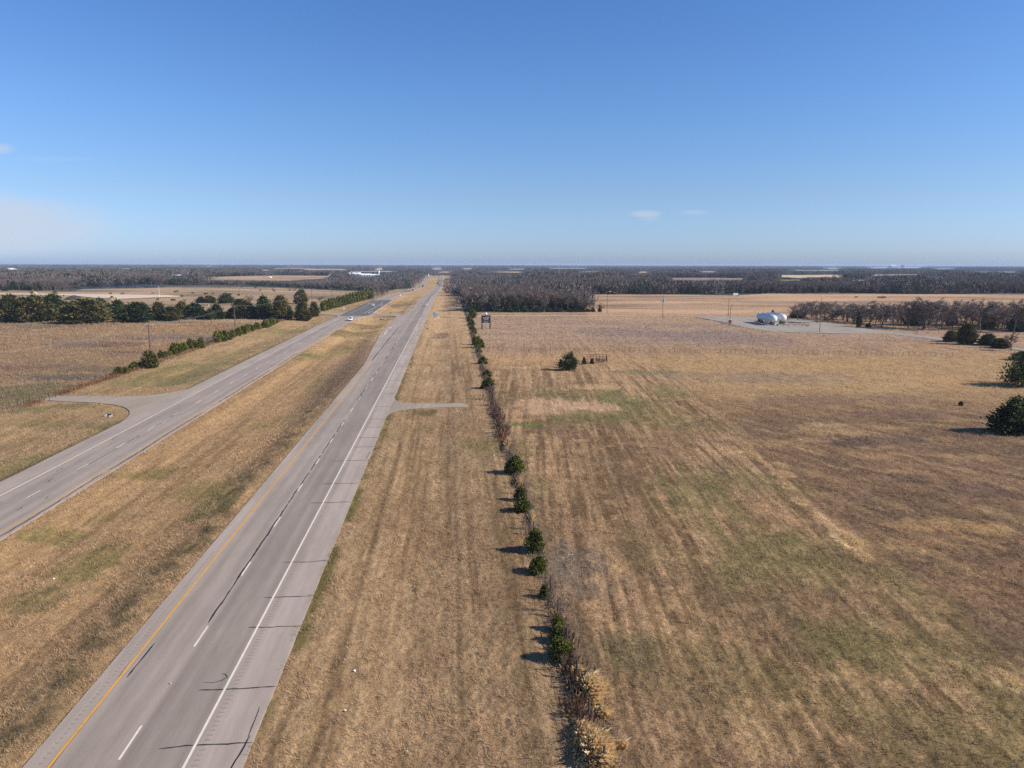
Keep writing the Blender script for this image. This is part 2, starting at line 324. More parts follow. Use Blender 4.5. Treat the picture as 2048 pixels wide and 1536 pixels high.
FIELD_PX = [
    ([(-300, 579), (0, 580), (150, 583), (170, 577), (320, 574), (450, 574), (560, 576), (640, 580), (740, 582)], [(-300, 650), (0, 650), (300, 650), (520, 645), (640, 622), (770, 588)], (164, 138, 106)),
    ([(1150, 588), (1300, 589), (1470, 591), (1540, 587), (1700, 587), (1880, 588), (2048, 589), (2300, 591)], [(1180, 640), (1400, 640), (1600, 660), (1800, 680), (2048, 720), (2400, 760)], (170, 138, 106)),
    ([(400, 555), (512, 552), (560, 551), (660, 552)], [(395, 560), (512, 561), (575, 561), (655, 556)], (166, 138, 108)),
    ([(1305, 556), (1400, 556), (1520, 557)], [(1310, 563), (1400, 562), (1520, 561)], (134, 112, 98)),
    ([(1530, 551), (1600, 550.5), (1693, 550)], [(1530, 553), (1600, 555.5), (1690, 556)], (190, 164, 124)),
    ([(1725, 550), (1852, 549)], [(1728, 553), (1850, 551.5)], (182, 156, 120)), ([(1995, 550), (2045, 550)], [(1998, 555), (2045, 555)], (178, 152, 116)),
    ([(1680, 560), (1760, 560)], [(1690, 563), (1760, 563)], (146, 140, 104)), ([(1530, 560), (1620, 559)], [(1530, 563), (1620, 563)], (130, 126, 94)), ([(1840, 556), (1905, 555)], [(1840, 558), (1900, 558)], (172, 146, 120)),
    ([(1146, 543.6), (1212, 543.6)], [(1146, 545.5), (1212, 545.5)], (196, 170, 132)), ([(1000, 544), (1062, 544)], [(950, 546.5), (1060, 545.5)], (190, 160, 122)), ([(1270, 544), (1310, 543.5)], [(1270, 545.5), (1310, 545)], (176, 152, 124)),
    ([(1380, 543), (1450, 543)], [(1385, 545.5), (1446, 545)], (170, 150, 128)), ([(1095, 546), (1125, 546)], [(1095, 547.5), (1125, 547.5)], (172, 146, 112)),
    ([(600, 538), (690, 538)], [(600, 541), (700, 541)], (182, 154, 118)), ([(745, 537), (790, 533.5)], [(745, 540.5), (775, 539)], (190, 160, 124)), ([(512, 540), (560, 540)], [(512, 541.7), (550, 543)], (186, 158, 122)), ([(540, 537), (620, 536)], [(540, 538.2), (620, 537.5)], (172, 150, 122)),
    ([(860, 536), (890, 535.5)], [(860, 539), (890, 539)], (170, 148, 124)), ([(880, 543.5), (920, 543)], [(870, 545), (915, 545)], (172, 130, 104)), ([(920, 537), (950, 537)], [(918, 538.5), (950, 538.5)], (170, 150, 124)),
    ([(400, 533), (440, 533)], [(400, 534.5), (440, 534.5)], (180, 160, 140)), ([(420, 540), (445, 540)], [(420, 543), (445, 542)], (186, 164, 140)), ([(330, 552), (360, 552)], [(320, 555), (370, 555)], (140, 110, 100)),
    ([(20, 538.5), (60, 538.5)], [(20, 540.5), (60, 540.5)], (170, 150, 135)), ([(150, 556), (170, 555)], [(150, 558.5), (172, 558)], (165, 140, 118)), ([(1730, 535), (1850, 534.5)], [(1730, 537), (1850, 536.5)], (165, 150, 140)),
    ([(1860, 537.5), (1920, 537.5)], [(1860, 539), (1920, 539)], (165, 145, 130)), ([(1640, 536), (1680, 536)], [(1640, 537.5), (1690, 537.5)], (150, 148, 130)), ([(235, 537), (270, 537)], [(235, 539), (270, 538.5)], (150, 138, 120)), ([(1010, 538), (1060, 538)], [(1010, 539), (1060, 539)], (140, 135, 125)),
    ([(100, 541), (190, 540.5)], [(100, 542.2), (180, 542)], (160, 142, 128)), ([(280, 544), (310, 544)], [(275, 545.5), (312, 545)], (150, 130, 115)), ([(1570, 541), (1700, 540.5)], [(1575, 542), (1690, 542)], (140, 136, 120)), ([(1090, 537), (1180, 536.7)], [(1090, 538), (1180, 537.8)], (140, 130, 125)),
    ([(1920, 544), (2048, 543.6)], [(1915, 545.2), (2048, 545)], (150, 138, 118)), ([(690, 543), (800, 542.5)], [(690, 544), (800, 543.8)], (165, 145, 122)), ([(1230, 550), (1300, 549.5)], [(1240, 551.5), (1310, 551)], (130, 116, 100))]
FIELD_PX = FIELD_PX[:2] + [([(x_, y_ - .45) for x_, y_ in t_], [(x_, y_ + .35) for x_, y_ in b_], tuple(min(255, q_ * 1.08) for q_ in c_)) for t_, b_, c_ in FIELD_PX[2:]]
FIELDS = [(row_poly(t, b_), np.array(c_)) for t, b_, c_ in FIELD_PX]
def gcol(x, y):
    x = np.asarray(x, float); y = np.asarray(y, float)
    w, s = to_ws(x, y); d = np.hypot(x, y)
    n = len(x)
    big = fbm(x / 22.0, y / 22.0, 40); mid = fbm(x / 6.0, y / 6.0, 50); sm = fbm(x / 1.7, y / 1.7, 60)
    hor = fbm(x / 40.0, y / 9.0, 70); row = fbm(w * 0.9 + 0.6 * fbm(x / 15, y / 15, 5), s / 38.0, 80); row2 = fbm(w * 2.6, s / 22.0, 85, 2)
    far = fbm(x / 160.0, y / 160.0, 90)
    c = np.tile(np.array([92., 84., 74.]), (n, 1)); c = mixc(c, (74, 74, 56), sst(.5, .75, far))
    # right-of-way strip beside the near carriageway
    a = np.tile(np.array([176., 144., 106.]), (n, 1))
    a = mixc(a, (134, 106, 74), sst(.5, .72, row) * .8); a = mixc(a, (196, 164, 122), sst(.55, .75, row2) * .6)
    a = mixc(a, (124, 112, 66), sst(.55, .75, big) * .6 * (1 - sst(120, 220, s))); a = mixc(a, (150, 118, 84), sst(.5, .7, mid) * .4)
    a = mixc(a, (120, 96, 68), bump(w, -8.1, .2) * .5); a = mixc(a, (190, 158, 116), bump(w, -9.2, .7) * .5)
    a = mixc(a, (120, 108, 62), bump(w, -11.5, .5) * sst(.4, .6, mid)); a = mixc(a, (112, 90, 66), bump(w, 0.5, .2) * .3); a = mixc(a, (108, 92, 66), bump(w, 4.8, 1.2) * .3 * (1 - sst(60, 110, s)))
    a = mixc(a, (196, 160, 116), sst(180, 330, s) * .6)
    # median
    e = np.tile(np.array([178., 144., 103.]), (n, 1))
    e = mixc(e, (150, 118, 82), sst(.45, .7, row) * .6); e = mixc(e, (122, 112, 62), sst(.56, .74, big) * .6); e = mixc(e, (198, 160, 112), sst(.5, .75, row2) * .5)
    e = mixc(e, (106, 92, 64), bump(w - 2.6 * (fbm(s / 9.0, s * 0, 11) - .5), -26.9, 1.6) * (.1 + .75 * sst(.34, .66, fbm(x / 1.1, y / 2.0, 13))) * (1 - sst(140, 260, s)))  # side-slope and weed shade painted in as a broken dark band
    e = mixc(e, (128, 104, 84), sst(-36, -29, w) * sst(120, 180, s) * (1 - sst(270, 320, s)) * .7)
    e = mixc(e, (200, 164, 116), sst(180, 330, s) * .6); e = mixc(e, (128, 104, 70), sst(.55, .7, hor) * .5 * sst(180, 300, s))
    # verge of the far carriageway
    g = np.tile(np.array([170., 140., 100.]), (n, 1))
    g = mixc(g, (134, 122, 76), sst(.5, .72, big) * .7); g = mixc(g, (142, 116, 80), sst(.5, .7, mid) * .5); g = mixc(g, (190, 154, 108), sst(.5, .7, row) * .5)
    g = mixc(g, (108, 96, 68), bump(w, l_left(s) - .6, .5) * .7)
    # field beyond the far verge
    l = np.tile(np.array([146., 119., 88.]), (n, 1))
    l = mixc(l, (160, 126, 88), sst(.5, .68, hor) * .5); l = mixc(l, (120, 101, 84), sst(.52, .7, fbm(x / 30.0, y / 11.0, 75)) * .7); l = mixc(l, (170, 138, 104), sst(.6, .75, mid) * .5)
    # big field on the other side
    f = np.tile(np.array([160., 129., 94.]), (n, 1))
    fr = fbm((x - y * .02) * .8 + .8 * fbm(x / 12, y / 12, 6), y / 26.0, 81); fr2 = fbm((x - y * .03) * 2.1 + fbm(x / 8, y / 8, 7), y / 14.0, 83, 2)
    f = mixc(f, (112, 88, 60), sst(.44, .66, fr) * .75); f = mixc(f, (190, 156, 116), sst(.5, .72, fr2) * .6); f = mixc(f, (104, 82, 58), sst(.46, .3, fr2) * .65 * (1 - sst(120, 220, d)))
    f = mixc(f, (116, 106, 64), sst(.52, .72, big) * .55 * (1 - sst(120, 200, d))); f = mixc(f, (176, 142, 104), sst(.55, .75, sm) * .5); f = mixc(f, (124, 100, 74), sst(.55, .72, fbm(x / 11.0, y / 11.0, 55)) * .4)
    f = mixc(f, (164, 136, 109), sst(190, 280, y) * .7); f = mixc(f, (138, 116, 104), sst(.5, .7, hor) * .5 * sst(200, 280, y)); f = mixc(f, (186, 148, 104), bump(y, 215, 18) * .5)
    side = (LINE_B.x - LINE_A.x) * (y - LINE_A.y) - (LINE_B.y - LINE_A.y) * (x - LINE_A.x)
    east = sst(0, 6, side / (LINE_B - LINE_A).length + 3 * (mid - .5)) * sst(20, 30, x) * (1 - sst(205, 240, y))
    q = np.tile(np.array([150., 118., 88.]), (n, 1)); q = mixc(q, (124, 101, 78), sst(.45, .7, hor) * .55); q = mixc(q, (184, 148, 102), sst(.56, .7, fbm(x / 14., y / 5., 77)) * .6); q = mixc(q, (128, 100, 76), sst(.5, .7, mid) * .5)
    qa, qc = -x * .5 + y * .87, x * .87 + y * .5; q = mixc(q, (112, 92, 68), sst(.5, .7, fbm(qc * .9, qa / 6, 87)) * .55); q = mixc(q, (178, 148, 104), sst(.56, .72, fbm(qc * .9, qa / 7, 88)) * .55)
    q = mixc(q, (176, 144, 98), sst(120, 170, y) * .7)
    f = f * (1 - east[:, None]) + q * east[:, None]
    f = mixc(f, (112, 96, 80), bump(w, 9.0, 1.3) * .6)
    edge = -84.0 + 2 * (mid - .5)
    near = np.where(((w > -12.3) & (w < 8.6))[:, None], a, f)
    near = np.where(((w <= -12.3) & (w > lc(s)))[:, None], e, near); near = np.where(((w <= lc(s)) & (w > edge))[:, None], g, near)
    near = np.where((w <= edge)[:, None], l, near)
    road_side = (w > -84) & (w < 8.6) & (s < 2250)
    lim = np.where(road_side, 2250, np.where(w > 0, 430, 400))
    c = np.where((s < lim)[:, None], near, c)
    for poly, k in FIELDS:
        ins = inside(poly, x, y) & ~road_side & (s > 340)
        if ins.any():
            sub = np.tile(k.astype(float), (int(ins.sum()), 1)); st = fbm(x[ins] / 60., y[ins] / 22., 95)
            sub = mixc(sub, k * .8, sst(.45, .7, st)); sub = mixc(sub, k * 1.1, sst(.5, .75, fbm(x[ins] / 130., y[ins] / 50., 96)))
            c[ins] = sub
    for (cx, cy, rx, ry), k, t in PATCH:
        q2 = ((x - cx) / rx) ** 2 + ((y - cy) / ry) ** 2
        mm = q2 < 3
        if mm.any():
            tt = sst(1.5, .35, q2[mm] + 1.8 * (fbm(x[mm] / (rx * .35), y[mm] / (ry * .5), 31) - .5) + .9 * (sm[mm] - .5) + np.where(w[mm] > 8.6, 2.2 * (fr[mm] - .5) + 1.2 * (fr2[mm] - .5), 1.6 * (row[mm] - .5))) * t
            c[mm] = mixc(c[mm], k, tt)
    c = c * (0.93 + 0.14 * sm[:, None])
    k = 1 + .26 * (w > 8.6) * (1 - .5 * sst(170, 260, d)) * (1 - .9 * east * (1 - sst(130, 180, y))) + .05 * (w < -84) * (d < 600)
    return lin(np.clip(c, 0, 255)) * KA * k[:, None]

# ------------------------------------------------------------------ ground sheet
def ratio_rows():
    r = [4.0]
    while r[-1] < 34000:
        q = r[-1]; r.append(q * (1.06 if q < 25 else 1.0055 if q < 130 else 1.0075 if q < 900 else 1.011 if q < 4000 else 1.03))
    return np.array(r)
rr = ratio_rows()
ang = np.concatenate([np.arange(-180, -60, 4.0), np.arange(-60, -42, 0.6), np.arange(-42, 42, 0.1), np.arange(42, 60, 0.6), np.arange(60, 180, 4.0)])
ca_, sa_ = np.sin(np.radians(ang)), np.cos(np.radians(ang))
gx = (rr[:, None] * ca_[None, :]).ravel(); gy = (rr[:, None] * sa_[None, :]).ravel()
gz = ground_z(gx, gy)
na, nr = len(ang), len(rr)
i, j = np.meshgrid(np.arange(nr - 1), np.arange(na), indexing='ij'); j2 = (j + 1) % na
quads = np.stack([i * na + j, i * na + j2, (i + 1) * na + j2, (i + 1) * na + j], -1).reshape(-1, 4)[:, ::-1]
cen = len(gx)
V = np.concatenate([np.stack([gx, gy, gz], 1), [[0, 0, 0]]])
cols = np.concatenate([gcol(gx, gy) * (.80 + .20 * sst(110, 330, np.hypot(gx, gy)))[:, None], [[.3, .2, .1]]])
core = np.array([[k, (k + 1) % na, cen, cen] for k in range(na)])
tri = np.concatenate([quads[:, [0, 1, 2]], quads[:, [0, 2, 3]], core[:, [1, 0, 2]]])
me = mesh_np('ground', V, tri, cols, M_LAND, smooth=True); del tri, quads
structure(link('ground', me), 'dry winter grassland reaching to the horizon')
print('ground', len(V), round(time.time() - T0, 1))

# ------------------------------------------------------------------ roads
SB = np.concatenate([np.arange(-60, 420, 4.0), np.arange(420, 2090, 20.0)])
ZB = val(SB) + 0.06 + 0.0004 * np.maximum(SB, 0)
def rz(s): return np.interp(s, SB, ZB)
def ribbon(s, wl, wr, zoff, off=None, skirt=0.0):
    """verts, quads, uv of a strip; off = offset subtracted for the across coordinate"""
    s = np.asarray(s, float); wl = np.broadcast_to(wl, s.shape); wr = np.broadcast_to(wr, s.shape)
    o = 0 if off is None else off
    prof = [(wl, zoff - skirt), (wl, zoff), (wr, zoff), (wr, zoff - skirt)] if skirt else [(wl, zoff), (wr, zoff)]
    vs, us = [], []
    for w_, z_ in prof:
        x, y = to_xy(w_, s); vs.append(np.stack([x, y, rz(s) + z_], 1)); us.append(np.stack([w_ - o, s], 1))
    k = len(prof); n = len(s)
    v = np.stack(vs, 1).reshape(-1, 3); u = np.stack(us, 1).reshape(-1, 2)
    q = [[a * k + b_, a * k + b_ + 1, (a + 1) * k + b_ + 1, (a + 1) * k + b_] for a in range(n - 1) for b_ in range(k - 1)]
    return v, np.array(q), u
def join(parts):
    vs, qs, us = [], [], []; o = 0
    for v, q, u in parts: vs.append(v); qs.append(q + o); us.append(u); o += len(v)
    return np.concatenate(vs), np.concatenate(qs), np.concatenate(us)
def road_part(name, parts, mat, parent=None):
    v, q, u = join(parts); return link(name, mesh_np(name, v, q, mat=mat, uv=u), parent)
def sub(a, b_): return np.unique(np.concatenate([[a, b_], SB[(SB > a) & (SB < b_)]]))
near = structure(road_part('road', [ribbon(SB, r_left(SB), np.full(len(SB), R_R), 0, skirt=0.6)], M_ROAD_R), 'near carriageway of the divided highway, two lanes running away')
far = structure(road_part('road', [ribbon(SB, l_left(SB), l_right(SB), 0, off=lc(SB), skirt=0.6)], M_ROAD_L), 'far carriageway of the divided highway')
# fresh dark surfacing on the far carriageway
for a_, b_ in ((403, 585), (905, 1010)):
    ss = sub(a_, b_); structure(road_part('road_surface_patch', [ribbon(ss, l_left(ss) + .05, l_right(ss) - .05, .010, off=lc(ss))], M_ROAD_NEW, far))
def line(w, hw, a, b_, z=.02):
    ss = sub(a, b_); w_ = w(ss) if callable(w) else w; return ribbon(ss, w_ - hw, w_ + hw, z)
wl = [line(R_W, .085, -50, 392), line(R_W, .085, 424, 2080), line(lambda s: lc(s) - 3.75, .085, -50, 385), line(lambda s: lc(s) - 3.75, .085, 412, 2080, .024), line(lambda s: lc(s) + 4.3, .12, 420, 545, .024)]
road_part('edge_line', [wl[0], wl[1]], M_WPAINT, near); road_part('edge_line', wl[2:], M_WPAINT, far)
road_part('edge_line', [line(R_Y, .085, -50, 214)] + [line(R_Y, .085, 660, 2080)], M_YPAINT, near); road_part('edge_line', [line(lambda s: lc(s) + 3.85, .075, -50, 330), line(lambda s: lc(s) + 3.85, .085, 660, 2080)], M_YPAINT, far)
road_part('lane_dashes', [line(R_D, .075, 39.0 + 12.42 * k, 42.1 + 12.42 * k) for k in range(-6, 110)], M_WPAINT, near)
road_part('lane_dashes', [line(lc, .07, 76.2 + 12.2 * k, 79.3 + 12.2 * k, .026) for k in range(-6, 110)] , M_WPAINT, far)
road_part('turn_arrows', [line(-26.2, .35, 296, 299.5), line(-26.6, .12, 300, 318), line(-27.4, .5, 286, 287.2), line(-26.3, .2, 322, 330), line(-25.9, .5, 340, 341.4)], M_WPAINT, near)
road_part('turn_arrows', [line(lambda s: lc(s) + 6.3, .3, 428, 436, .026), line(lambda s: lc(s) + 6.6, .5, 440, 443, .026), line(lambda s: lc(s) + 6.2, .2, 500, 520, .026)], M_WPAINT, far)
def seal(pts, hw, z=.014):
    s_ = np.array([p[1] for p in pts], float); w_ = np.array([p[0] for p in pts], float)
    x, y = to_xy(w_, s_); P = np.stack([x, y], 1); d = np.gradient(P, axis=0); d /= np.linalg.norm(d, axis=1)[:, None] + 1e-9
    nrm = np.stack([-d[:, 1], d[:, 0]], 1); h = hw * (0.65 + 0.7 * rng.random(len(P)))[:, None]
    h[0] *= .3; h[-1] *= .3
    zz = rz(s_) + z; v = np.concatenate([np.column_stack([P + nrm * h, zz]), np.column_stack([P - nrm * h, zz])]); n = len(P)
    return v, np.array([[k, k + 1, n + k + 1, n + k] for k in range(n - 1)]), np.column_stack([np.concatenate([w_, w_]), np.concatenate([s_, s_])])
def wob(w0, s0, w1, s1, amp, n): 
    t = np.linspace(0, 1, n); j_ = rng.normal(0, amp, n); j_ = np.convolve(np.pad(j_, 1, mode='edge'), np.ones(3) / 3, mode='valid')
    return [(w0 + (w1 - w0) * a + (j_[k] if abs(s1 - s0) > abs(w1 - w0) else 0), s0 + (s1 - s0) * a + (0 if abs(s1 - s0) > abs(w1 - w0) else j_[k])) for k, a in enumerate(t)]
cr = []
for a_, b_, hw in ((55, 63.2, .06), (62.6, 74.0, .075), (73.2, 84, .075), (84, 90, .06), (91, 97, .06), (98, 106, .06), (107, 120, .07), (121, 131, .06), (150, 168, .08), (170, 176, .06), (182, 204, .09), (212, 226, .09), (236, 262, .1), (212, 330, .13)):
    w0 = R_D - .13 if a_ != 212 or b_ != 330 else R_Y - .1
    cr.append(seal(wob(w0, a_, w0 + rng.normal(0, .05), b_, .07, max(6, int((b_ - a_) * 1.6))), hw))
cr.append(seal(wob(-22.3, 47.6, -22.2, 52.2, .03, 8), .05)); cr.append(seal(wob(-22.9, 50.0, -22.6, 37.5, .05, 10), .012))
ts = [(39.9, -17.2), (45.7, -16.9), (54.0, -15.9), (59.2, -16.0), (66.6, -16.0), (84.0, -16.8), (91.5, -16.7), (102.6, -17.2), (110.5, -15.1), (116.5, -15.0), (124.5, -14.8), (131, -14.6), (143, -14.9), (157.5, -15), (166, -15), (176, -15), (188, -15), (200, -15), (214, -15), (228, -15), (243, -15), (259, -15), (274, -15), (292, -15), (310, -15), (330, -15)]
for s_, w0 in ts: cr.append(seal(wob(w0, s_, R_R + .05, s_ + rng.normal(0, .12), .10, 12), .045 + .0001 * s_))
cr.append(seal([(-16.9, 46.6), (-16.2, 46.5), (-15.7, 46.75), (-15.45, 47.1), (-15.7, 47.5), (-16.0, 47.6)], .03)); cr.append(seal(wob(-12.6, 37, -12.2, 40.6, .05, 9), .05)); cr.append(seal(wob(-12.35, 40.5, -12.4, 43.5, .05, 7), .03)); cr.append(seal(wob(-12.3, 103.5, -12.1, 107.5, .05, 7), .04))
cr.append(seal(wob(-24.1, 118.3, -21.5, 118.8, .05, 8), .03)); cr.append(seal(wob(-24.1, 131, -21.9, 131.2, .05, 8), .03))
road_part('crack_sealant', cr, M_SEAL, near)
cl = []
for a_, b_, hw in ((70, 100, .09), (100, 140, .08), (150, 196, .09), (205, 235, .08)):
    cl.append(seal([(lc(q) + 4.35 + .12 * math.sin(q / 4.1) + rng.normal(0, .05), q) for q in np.arange(a_, b_, 1.2)], hw))
for a_, b_ in ((100, 113), (115, 122), (126, 132), (88, 92), (135, 141)): cl.append(seal([(lc(q) + .16 + rng.normal(0, .05), q) for q in np.arange(a_, b_, .8)], .05))
for w0, s0, l0 in ((-2.6, 100, 2.2), (-1.2, 95, 2.0), (2.3, 88, 1.5), (-3.1, 118, 3), (1.4, 84, 1.2), (-2.2, 86, 1.4)): cl.append(seal([(lc(s0) + w0 + rng.normal(0, .06), s0 + q) for q in np.linspace(0, l0, 6)], .05))
road_part('crack_sealant', cl, M_SEAL, far)
rb = []
for w0, w1, end in ((R_W + .38, R_W + .80, 140), (R_Y - .75, R_Y - .45, 70)):
    q = 30.0
    while q < end: rb.append(ribbon(np.array([q, q + .13]), w0 + .05, w1 - .05, .012)); q += .45
road_part('rumble_strip', rb, M_RUMBLE, near)

def slab(name, pts, mat, z0=0.05, kz=0.0004, label=None, skirt=0.5, parent=None):
    """flat surfacing outlined by ground points (x, y), laid just above the land, with an edge"""
    bm = bmesh.new(); up = []
    for (x, y) in pts:
        w, s = to_ws(x, y); up.append(bm.verts.new((x, y, float(val(s) * corridor(w)) + z0 + kz * max(s, 0))))
    f = bm.faces.new(up); f.normal_update()
    if f.normal.z < 0: f.normal_flip()
    lo = [bm.verts.new(v.co - Vector((0, 0, skirt))) for v in up]
    for k in range(len(up)):
        j_ = (k + 1) % len(up); bm.faces.new((up[k], up[j_], lo[j_], lo[k]))
    bmesh.ops.triangulate(bm, faces=[f])
    me = bpy.data.meshes.new(name); bm.to_mesh(me); bm.free(); u = me.uv_layers.new(name='UVMap')
    for l_ in me.loops: u.data[l_.index].uv = me.vertices[l_.vertex_index].co[:2]
    me.materials.append(mat); return structure(link(name, me, parent), label)
def wsp(l_): return [to_xy(*p) for p in l_]
PAVED = []
def paved(name, pts, mat, label, z0=0.05, kz=0.0004): PAVED.append(pts); return slab(name, pts, mat, z0, kz, label)
def smooth_path(pts, n=8):
    out = []
    for k in range(len(pts) - 1):
        p0, p1, p2, p3 = [np.array(pts[max(0, min(len(pts) - 1, k + q))], float) for q in (-1, 0, 1, 2)]
        for t in np.linspace(0, 1, n, endpoint=False): out.append(tuple(.5 * (2 * p1 + (p2 - p0) * t + (2 * p0 - 5 * p1 + 4 * p2 - p3) * t * t + (3 * p1 - p0 - 3 * p2 + p3) * t ** 3)))
    return out + [tuple(pts[-1])]
paved('driveway', wsp(smooth_path([(-12.1, 155), (-11.2, 149.5), (-9.0, 146.6), (-4, 145.6), (2.6, 145.3)]) + [(3.4, 143.4)] + smooth_path([(2.6, 141.6), (-4, 141.2), (-9.0, 140.0), (-11, 137.8), (-12.1, 133.5)])), M_DRIVE, 'short pale driveway stub beside the near carriageway', .045)
paved('driveway', wsp(smooth_path([(lc(131) - 7.0, 129.5), (-59.5, 136.5), (-62.0, 143), (-66, 148), (-72, 151.5), (-79, 153.5), (-84, 155.5)]) + [(-85, 158)] + smooth_path([(-84, 160), (-76, 159.5), (-69, 158.5), (-65.0, 159.6), (-62, 162), (lc(168) - 7.0, 168)])), M_DRIVE, 'grey paved driveway curving off the far carriageway', .045)
paved('crossover', wsp(smooth_path([(l_right(396) - .3, 394), (-43.6, 400), (-40, 402.5), (-33, 402.5), (-29.5, 399), (-28.2, 388)]) + smooth_path([(-28.2, 424), (-30, 418), (-35, 416), (-42, 417), (l_right(424) - .3, 424)])), M_DRIVE, 'paved crossover linking both carriageways through the median', .03)
paved('side_road', wsp(smooth_path([(lc(398) - 7.0, 396), (-62.5, 408), (-68, 414), (-76, 418), (-90, 421)]) + smooth_path([(-90, 428), (-76, 427), (-68, 427), (-63, 432), (lc(438) - 7.0, 440)])), M_DRIVE, 'pale side road joining the far carriageway', .05)
gl = [tuple(at(*p)[:2]) for p in [(866, 640), (880, 635.2), (930, 634.2), (1000, 633.6), (1100, 633), (1240, 632.9), (1350, 633.4), (1400, 634.5)]]
gu = [tuple(at(*p)[:2]) for p in [(1400, 633.2), (1350, 632), (1240, 631.3), (1100, 631.2), (1000, 631.6), (930, 632.2), (890, 632.4), (876, 628.5)]]
paved('dirt_track', gl + gu, M_TRACK, 'pale gravel lane crossing behind the black billboard', .05)
pad_px = [(1385, 633.6), (1440, 644), (1462, 650), (1500, 657), (1540, 663.5), (1590, 665.5), (1680, 667.5), (1775, 668), (1850, 677), (1960, 692), (2060, 704), (2060, 699), (1960, 687), (1850, 672.5), (1770, 663), (1700, 652.5), (1650, 644), (1600, 638.5), (1530, 635.6), (1450, 633.6)]
paved('gravel_yard', [tuple(at(*p)[:2]) for p in pad_px], M_GRAVEL, 'pale gravel yard under the two white tanks', .06)
yard_px = [(-60, 589), (60, 590), (150, 592), (190, 596), (235, 597), (300, 594.5), (362, 592.5), (330, 590.3), (240, 589.6), (120, 588.2), (-60, 587)]
paved('gravel_yard', [tuple(at(*p)[:2]) for p in yard_px], plain('pale_quarry_gravel', tuple(alb(214, 198, 188)), .9), 'pale bare gravel yard behind the cedar row', .06)
pond_px = smooth_path([(150, 573.5), (200, 571.8), (255, 571.4), (330, 573), (300, 576), (225, 577), (165, 578), (148, 576)], 4)
m, nt, nd, b = newmat('pond_water'); b.inputs['Base Color'].default_value = (.02, .035, .06, 1); b.inputs['Roughness'].default_value = .12
nn = N(nt, 'ShaderNodeTexNoise', inp={'Scale': .6, 'Detail': 3.0}); bb = N(nt, 'ShaderNodeBump', inp={'Strength': .25, 'Distance': .3}); gg = N(nt, 'ShaderNodeNewGeometry'); nt.links.new(gg.outputs['Position'], nn.inputs['Vector']); nt.links.new(nn.outputs['Fac'], bb.inputs['Height']); nt.links.new(bb.outputs[0], b.inputs['Normal'])
slab('water', [tuple(at(*p)[:2]) for p in pond_px[:-1]], m, .1, .0004, 'dark blue farm pond before the bare woods', .4)
POND = [tuple(at(*p)[:2]) for p in pond_px[:-1]]
print('roads', round(time.time() - T0, 1))

# ------------------------------------------------------------------ grass blades standing on the near land
def blades(x, y, hgt, wid, col, lean, nper):
    n = len(x); x = np.repeat(x, nper); y = np.repeat(y, nper); h = np.repeat(hgt, nper) * rng.uniform(.55, 1.3, n * nper); wd = np.repeat(wid, nper) * rng.uniform(.6, 1.3, n * nper)
    sp = np.repeat(hgt, nper) * .8; x = x + rng.normal(0, 1, len(x)) * sp; y = y + rng.normal(0, 1, len(x)) * sp
    a = rng.uniform(0, 2 * np.pi, len(x)); b_ = rng.uniform(0, 2 * np.pi, len(x)); le = np.repeat(lean, nper) * rng.uniform(.3, 1.5, len(x)) * h
    z = ground_z(x, y); dx, dy = np.cos(a) * wd / 2, np.sin(a) * wd / 2
    tx = x + np.cos(b_) * le - .25 * h; ty = y + np.sin(b_) * le - .1 * h
    v = np.stack([np.stack([x - dx, y - dy, z - .02], 1), np.stack([x + dx, y + dy, z - .02], 1), np.stack([tx, ty, z + h], 1)], 1).reshape(-1, 3)
    c_ = np.repeat(col, nper, 0) * rng.uniform(.78, 1.3, (len(x), 1)); c_ = c_ * .86 + c_.mean(1, keepdims=True) * .14; c_ = np.repeat(c_, 3, 0)
    return v, c_
def on_paved(x, y):
    w, s = to_ws(x, y); mrg = .05 + .5 * sst(.45, .8, fbm(s / 1.3, w * .3, 17))
    r_ = ((w > r_left(s) + mrg) & (w < R_R - mrg)) | ((w > l_left(s) + mrg) & (w < l_right(s) - mrg))
    for p in PAVED: r_ |= inside(p, x, y)
    return r_
vs, cs = [], []
